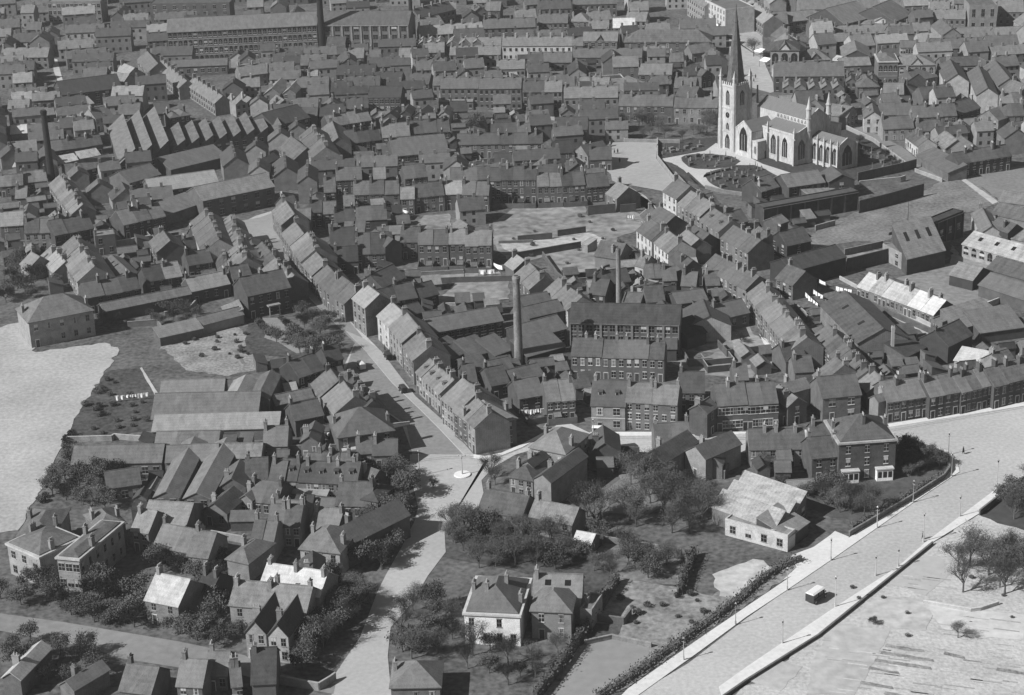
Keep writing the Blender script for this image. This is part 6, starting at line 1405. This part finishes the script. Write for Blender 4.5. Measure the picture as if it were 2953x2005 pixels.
# ---------------------------------------------------------------- gravestones
def grave(k):
    b = MB(); hw = .35
    if k == 0: b.solid([(-hw, -.07, 0), (hw, -.07, 0), (hw, .07, 0), (-hw, .07, 0), (-hw, -.07, .9), (hw, -.07, .9), (hw, .07, .9), (-hw, .07, .9), (0, -.07, 1.25), (0, .07, 1.25)], [(0, 1, 5, 8, 4), (1, 2, 6, 5), (2, 3, 7, 9, 6), (3, 0, 4, 7), (4, 8, 9, 7), (8, 5, 6, 9)], M_GRAVE)
    elif k == 1: b.box(-.45, -.9, 0, .45, .9, .7, M_GRAVE); b.box(-.55, -1, .703, .55, 1, .85, M_GRAVE)
    else: b.box(-.4, -.4, 0, .4, .4, .4, M_GRAVE); b.frus(0, 0, .4, 2.2, .22, .1, M_GRAVE, 4)
    return b.mesh('gravestone')
GR = [grave(k) for k in range(3)]
def graves(s, n, label, group):
    P = gpoly(s); xs = [p.x for p in P]; ys = [p.y for p in P]; done = []; k = 0
    while len(done) < n and k < 3000:
        k += 1; q = Vector((random.uniform(min(xs), max(xs)), random.uniform(min(ys), max(ys)), .05))
        if not inside(q.x, q.y, P) or any((q - d).length < 1.8 for d in done) or not clear(q, 0, False): continue
        done.append(q); o = link('gravestone', random.choice(GR), None, q, RZ + random.uniform(-.1, .1)); o.scale = (1, 1, random.uniform(.8, 1.3)); tag(o, label, 'gravestone', group)
graves('02:1660,1330 1760,1300 2060,1315 2120,1355 1900,1410 1700,1390', 20, 'weathered gravestone on the upper oval lawn before the tower', 'gravestones on the upper oval lawn')
graves('02:1850,1480 1950,1430 2200,1395 2324,1420 12:2240,150 2000,130 1870,60', 34, 'weathered gravestone on the lower oval lawn before the church', 'gravestones on the lower oval lawn')
graves('03:930,1250 1200,1270 1320,1390 1000,1460', 24, 'weathered gravestone in the shaded ground behind the chancel', 'gravestones behind the chancel')
graves('02:1480,1230 1800,1200 1820,1240 1480,1310', 14, 'weathered gravestone on the strip behind the square', 'gravestones behind the square')
# ---------------------------------------------------------------- small outbuildings crowding the yards
OB = {}
def outb(q, rz, W_, D_, H_, kind, rt, wt, label, group):
    key = (round(W_, 0), round(D_, 0), round(H_ * 2) / 2, kind, rt, wt)
    if key not in OB: a, b_, _ = unit_meshes(key[0], key[1], key[2], kind, rt, wt, 32, True, 0, 0); OB[key] = (a, b_)
    e = empty('outbuilding', q, rz, label, 'outbuilding', group); link('wall', OB[key][0], e); link('roof', OB[key][1], e)
    ex = Vector((cos(rz), sin(rz), 0)); ey = Vector((-sin(rz), cos(rz), 0)); FOOT.append([q, q + ex * key[0], q + ex * key[0] + ey * key[1], q + ey * key[1]])
ROADS += [P_ for P_, n_ in OPENN if n_ in ('waste_ground', 'lawn', 'field', 'school_field', 'field_plot')]
def yards(s, n, ang, label, group, big=1.0, roads=True):
    P = gpoly(s); xs = [p.x for p in P]; ys = [p.y for p in P]; c_ = 0; k = 0
    while c_ < n and k < n * 50:
        k += 1; q = Vector((random.uniform(min(xs), max(xs)), random.uniform(min(ys), max(ys)), 0)); a = radians(ang) + random.choice((0, pi / 2, 0)) + random.uniform(-.06, .06); W_ = random.choice((3, 4, 5, 6)) * big; D_ = random.choice((3, 4)) * big
        ex = Vector((cos(a), sin(a), 0)); ey = Vector((-sin(a), cos(a), 0)); cs = [q + ex * W_ * i + ey * D_ * j for i in (0, .5, 1) for j in (0, .5, 1)]
        if not inside(q.x, q.y, P) or not all(clear(z, .5, roads) for z in cs): continue
        outb(q, a, W_, D_, random.choice((2, 2.5, 3)) * (1 if big < 1.3 else 1.5), random.choice('ggm'), random.choice((2, 3, 3, 4, 4, 5, 6)), random.choice((2, 3, 3, 4)), label, group); c_ += 1
yards('11:700,400 1320,300 1320,900 2200,1250 1500,1300 1000,900 750,700', 40, 6, 'small outbuilding in the crowded courts right of the main street', 'outbuildings in the courts by the main street')
yards('12:600,850 1300,650 2100,1000 2200,1330 1640,1400 1500,1100 700,1000', 40, 8, 'small outbuilding in the courts around the slender chimney', 'outbuildings round the slender chimney')
yards('21:200,200 900,300 900,650 500,850 350,600', 16, 15, 'small outbuilding in the dark yards left of the main street', 'outbuildings left of the main street')
yards('22:0,150 700,50 880,480 500,600 200,450', 16, 15, 'small outbuilding in the yards above the junction', 'outbuildings above the junction')
yards('10:0,100 1250,450 1500,800 2000,1000 900,1150 500,1000 0,800', 50, 18, 'small outbuilding in the blurred yards at the left', 'outbuildings in the left yards')
yards('13:100,300 800,300 600,600 200,500', 16, 15, 'small outbuilding in the yards below the chapel', 'outbuildings below the chapel')
yards('13:300,1150 1250,1400 1600,1560 23:1600,100 1200,250 400,100', 26, 10, 'small outbuilding in the yards right of the hill street', 'outbuildings right of the hill street')
yards('23:0,100 900,250 1100,400 2324,200 2324,50 1300,200 300,300', 20, 12, 'small outbuilding behind the shops on the lower street', 'outbuildings behind the lower street shops')
yards('01:700,1000 2324,1000 2324,1500 700,1500', 50, 5, 'small outbuilding in the dense yards of the upper middle', 'outbuildings in the upper middle yards')
yards('02:-200,500 1900,500 1900,850 -200,850', 36, 3, 'small outbuilding in the yards behind the brick terraces', 'outbuildings behind the brick terraces')
yards('03:250,600 2324,600 2324,1200 1100,1050 250,900', 44, 8, 'small outbuilding in the yards right of the church', 'outbuildings right of the church', 1.2)
yards('20:1200,900 2324,850 21:1000,1000 1000,1500 30:2324,300 1200,200', 24, -5, 'small outbuilding in the blurred gardens above the villas', 'outbuildings above the villas')
yards('22:2250,950 23:520,1000 400,1300 22:2250,1050', 5, 5, 'small outbuilding in the garden below the long low roof', 'outbuildings below the long low roof')
def yardwalls(s, n, ang, label, group):
    P = gpoly(s); xs = [p.x for p in P]; ys = [p.y for p in P]; c_ = 0; k = 0
    while c_ < n and k < n * 60:
        k += 1; q = Vector((random.uniform(min(xs), max(xs)), random.uniform(min(ys), max(ys)), 0)); a = radians(ang) + random.uniform(-.08, .08); W_ = random.uniform(5, 10); D_ = random.uniform(4, 8)
        ex = Vector((cos(a), sin(a), 0)); ey = Vector((-sin(a), cos(a), 0)); cs = [q + ex * W_ * i + ey * D_ * j for i in (0, .5, 1) for j in (0, .5, 1)]
        if not inside(q.x, q.y, P) or not all(clear(z, .2) for z in cs): continue
        b = MB(); m = wallm(random.choice((2, 3, 4, 5))); cp = wallm(random.choice((4, 5, 6))); h = random.uniform(1.4, 2.0)
        b.box(0, 0, 0, W_, .22, h, m); b.box(0, .223, 0, .22, D_, h - .01, m); b.box(-.03, -.03, h + .003, W_ + .03, .25, h + .1, cp); b.box(-.03, .26, h - .006, .25, D_, h + .09, cp)
        if random.random() < .6: b.box(W_ - .22, .223, 0, W_, D_, h - .01, m); b.box(W_ - .25, .26, h - .006, W_ + .03, D_, h + .09, cp)
        o = b.build('yard_wall', None, q, a); tag(o, label, 'wall', group); c_ += 1
yardwalls('11:700,400 1320,300 1320,900 2200,1250 1500,1300 1000,900 750,700', 22, 6, 'brick yard walls in the crowded courts right of the main street', 'yard walls in the courts by the main street')
yardwalls('12:600,850 1300,650 2100,1000 2200,1330 1640,1400 1500,1100 700,1000', 20, 8, 'brick yard walls in the courts around the slender chimney', 'yard walls round the slender chimney')
yardwalls('01:700,1000 2324,1000 2324,1500 700,1500', 26, 5, 'brick yard walls in the dense yards of the upper middle', 'yard walls in the upper middle')
yardwalls('10:0,100 1250,450 1500,800 2000,1000 900,1150 500,1000 0,800', 22, 18, 'brick yard walls in the blurred yards at the left', 'yard walls in the left yards')
yardwalls('13:300,1150 1250,1400 1600,1560 23:1600,100 1200,250 400,100', 14, 10, 'brick yard walls in the yards right of the hill street', 'yard walls right of the hill street')
yardwalls('20:1200,900 2324,850 21:1000,1000 1000,1500 30:2324,300 1200,200', 10, -5, 'brick yard walls in the blurred gardens above the villas', 'yard walls above the villas')
yardwalls('22:1500,100 2324,50 23:300,250 22:2200,260 1700,230', 4, 8, 'brick yard walls on the rough slope behind the shops', 'yard walls behind the shops')
# ---------------------------------------------------------------- everything farther off: past the three hundred largest houses, one mass of rooftops
ROADS += OPEN
def mass(s, n, ang, b, tones, big=1.0):
    P = gpoly(s); xs = [p.x for p in P]; ys = [p.y for p in P]; c_ = 0; k = 0
    while c_ < n and k < n * 30:
        k += 1; q = Vector((random.uniform(min(xs), max(xs)), random.uniform(min(ys), max(ys)), 0)); a = radians(ang) + random.choice((0, 0, 0, pi / 2)) + random.uniform(-.12, .12)
        W_ = random.uniform(6, 18) * big; D_ = random.uniform(6, 9) * big; h = random.uniform(4, 7.5); ex = Vector((cos(a), sin(a), 0)); ey = Vector((-sin(a), cos(a), 0)); cs = [q + ex * W_ * i + ey * D_ * j for i in (0, .33, .66, 1) for j in (0, .5, 1)]
        if not inside(q.x, q.y, P) or not all(clear(z, .2) for z in cs): continue
        FOOT.append([cs[0], cs[9], cs[11], cs[2]]); c_ += 1; rm = roofm(random.choice(tones)); wm = wallm(random.choice((3, 4, 4, 5, 5, 6))); zr = h + D_ * .36
        def w3(x, y, z): v = q + ex * x + ey * y; return (v.x, v.y, z)
        b.solid([w3(0, 0, 0), w3(W_, 0, 0), w3(W_, D_, 0), w3(0, D_, 0), w3(0, 0, h), w3(W_, 0, h), w3(W_, D_, h), w3(0, D_, h), w3(0, D_ / 2, zr), w3(W_, D_ / 2, zr)], [(0, 1, 5, 4), (1, 2, 6, 9, 5), (2, 3, 7, 6), (3, 0, 4, 8, 7)], wm)
        b.slab(w3(-.2, -.3, h), w3(W_ + .2, -.3, h), w3(W_ + .2, D_ / 2, zr + .15), w3(-.2, D_ / 2, zr + .15), .14, rm); b.slab(w3(-.2, D_ / 2, zr + .15), w3(W_ + .2, D_ / 2, zr + .15), w3(W_ + .2, D_ + .3, h), w3(-.2, D_ + .3, h), .14, rm)
        for j in range(int(W_ / 5) + 1):
            x = min(W_ - .5, j * 5 + .5); b.solid([w3(x + i * .45, D_ / 2 + j_ * .4, z) for z in (zr - .6, zr + 1.4) for i, j_ in ((-1, -1), (1, -1), (1, 1), (-1, 1))], [(0, 1, 5, 4), (1, 2, 6, 5), (2, 3, 7, 6), (3, 0, 4, 7), (4, 5, 6, 7)], wallm(4))
        for f in range(2):
            for j in range(int(W_ / 3)):
                x = j * 3 + 1.5; z = f * h / 2 + .9; b.face([w3(x - .5, -.03, z), w3(x + .5, -.03, z), w3(x + .5, -.03, z + 1.3), w3(x - .5, -.03, z + 1.3)], M_GLASS)
b = FAR
mass('S:-60,-160 480,-160 480,340 250,330 -60,420', 110, 3, b, (3, 4, 4, 5, 6)); mass('S:480,-200 2100,-200 2100,130 1200,170 480,200', 150, 3, b, (2, 3, 4, 5)); mass('S:700,160 2100,130 2100,300 1180,330 900,400 700,330', 130, 3, b, (2, 3, 4))
mass('S:2100,-200 3050,-220 3050,200 2240,200', 170, 8, b, (4, 5, 5, 6), 1.2); mass('S:2240,190 3050,190 3050,460 2600,440 2240,280', 90, 8, b, (3, 4, 5)); mass('S:0,330 330,330 480,560 480,700 0,650', 60, 14, b, (3, 4, 5)); mass('S:720,330 1750,330 1750,620 950,700 720,560', 70, 6, b, (3, 3, 4))
mass('S:-300,-900 3300,-1000 3300,-150 -300,-150', 260, 5, b, (4, 5), 2.2)
o = b.build('distant_rooftops'); o['kind'] = 'stuff'; o['label'] = 'mass of small smoky rooftops filling the far town between the larger buildings'

# ---------------------------------------------------------------- smoky air over the town
hz = bpy.data.materials.new('smoky_air'); hz.use_nodes = True; N = hz.node_tree.nodes; N.clear()
pv = N.new('ShaderNodeVolumePrincipled'); pv.inputs['Density'].default_value = HAZE; pv.inputs['Color'].default_value = (.8, .8, .8, 1); pv.inputs['Anisotropy'].default_value = .2
mo = N.new('ShaderNodeOutputMaterial'); hz.node_tree.links.new(pv.outputs[0], mo.inputs['Volume'])
b = MB(); b.box(-3600, -260, -1.1, 3600, 5600, 202, hz); o = b.build('haze'); o['kind'] = 'stuff'; o['label'] = 'thin smoky haze over the town'
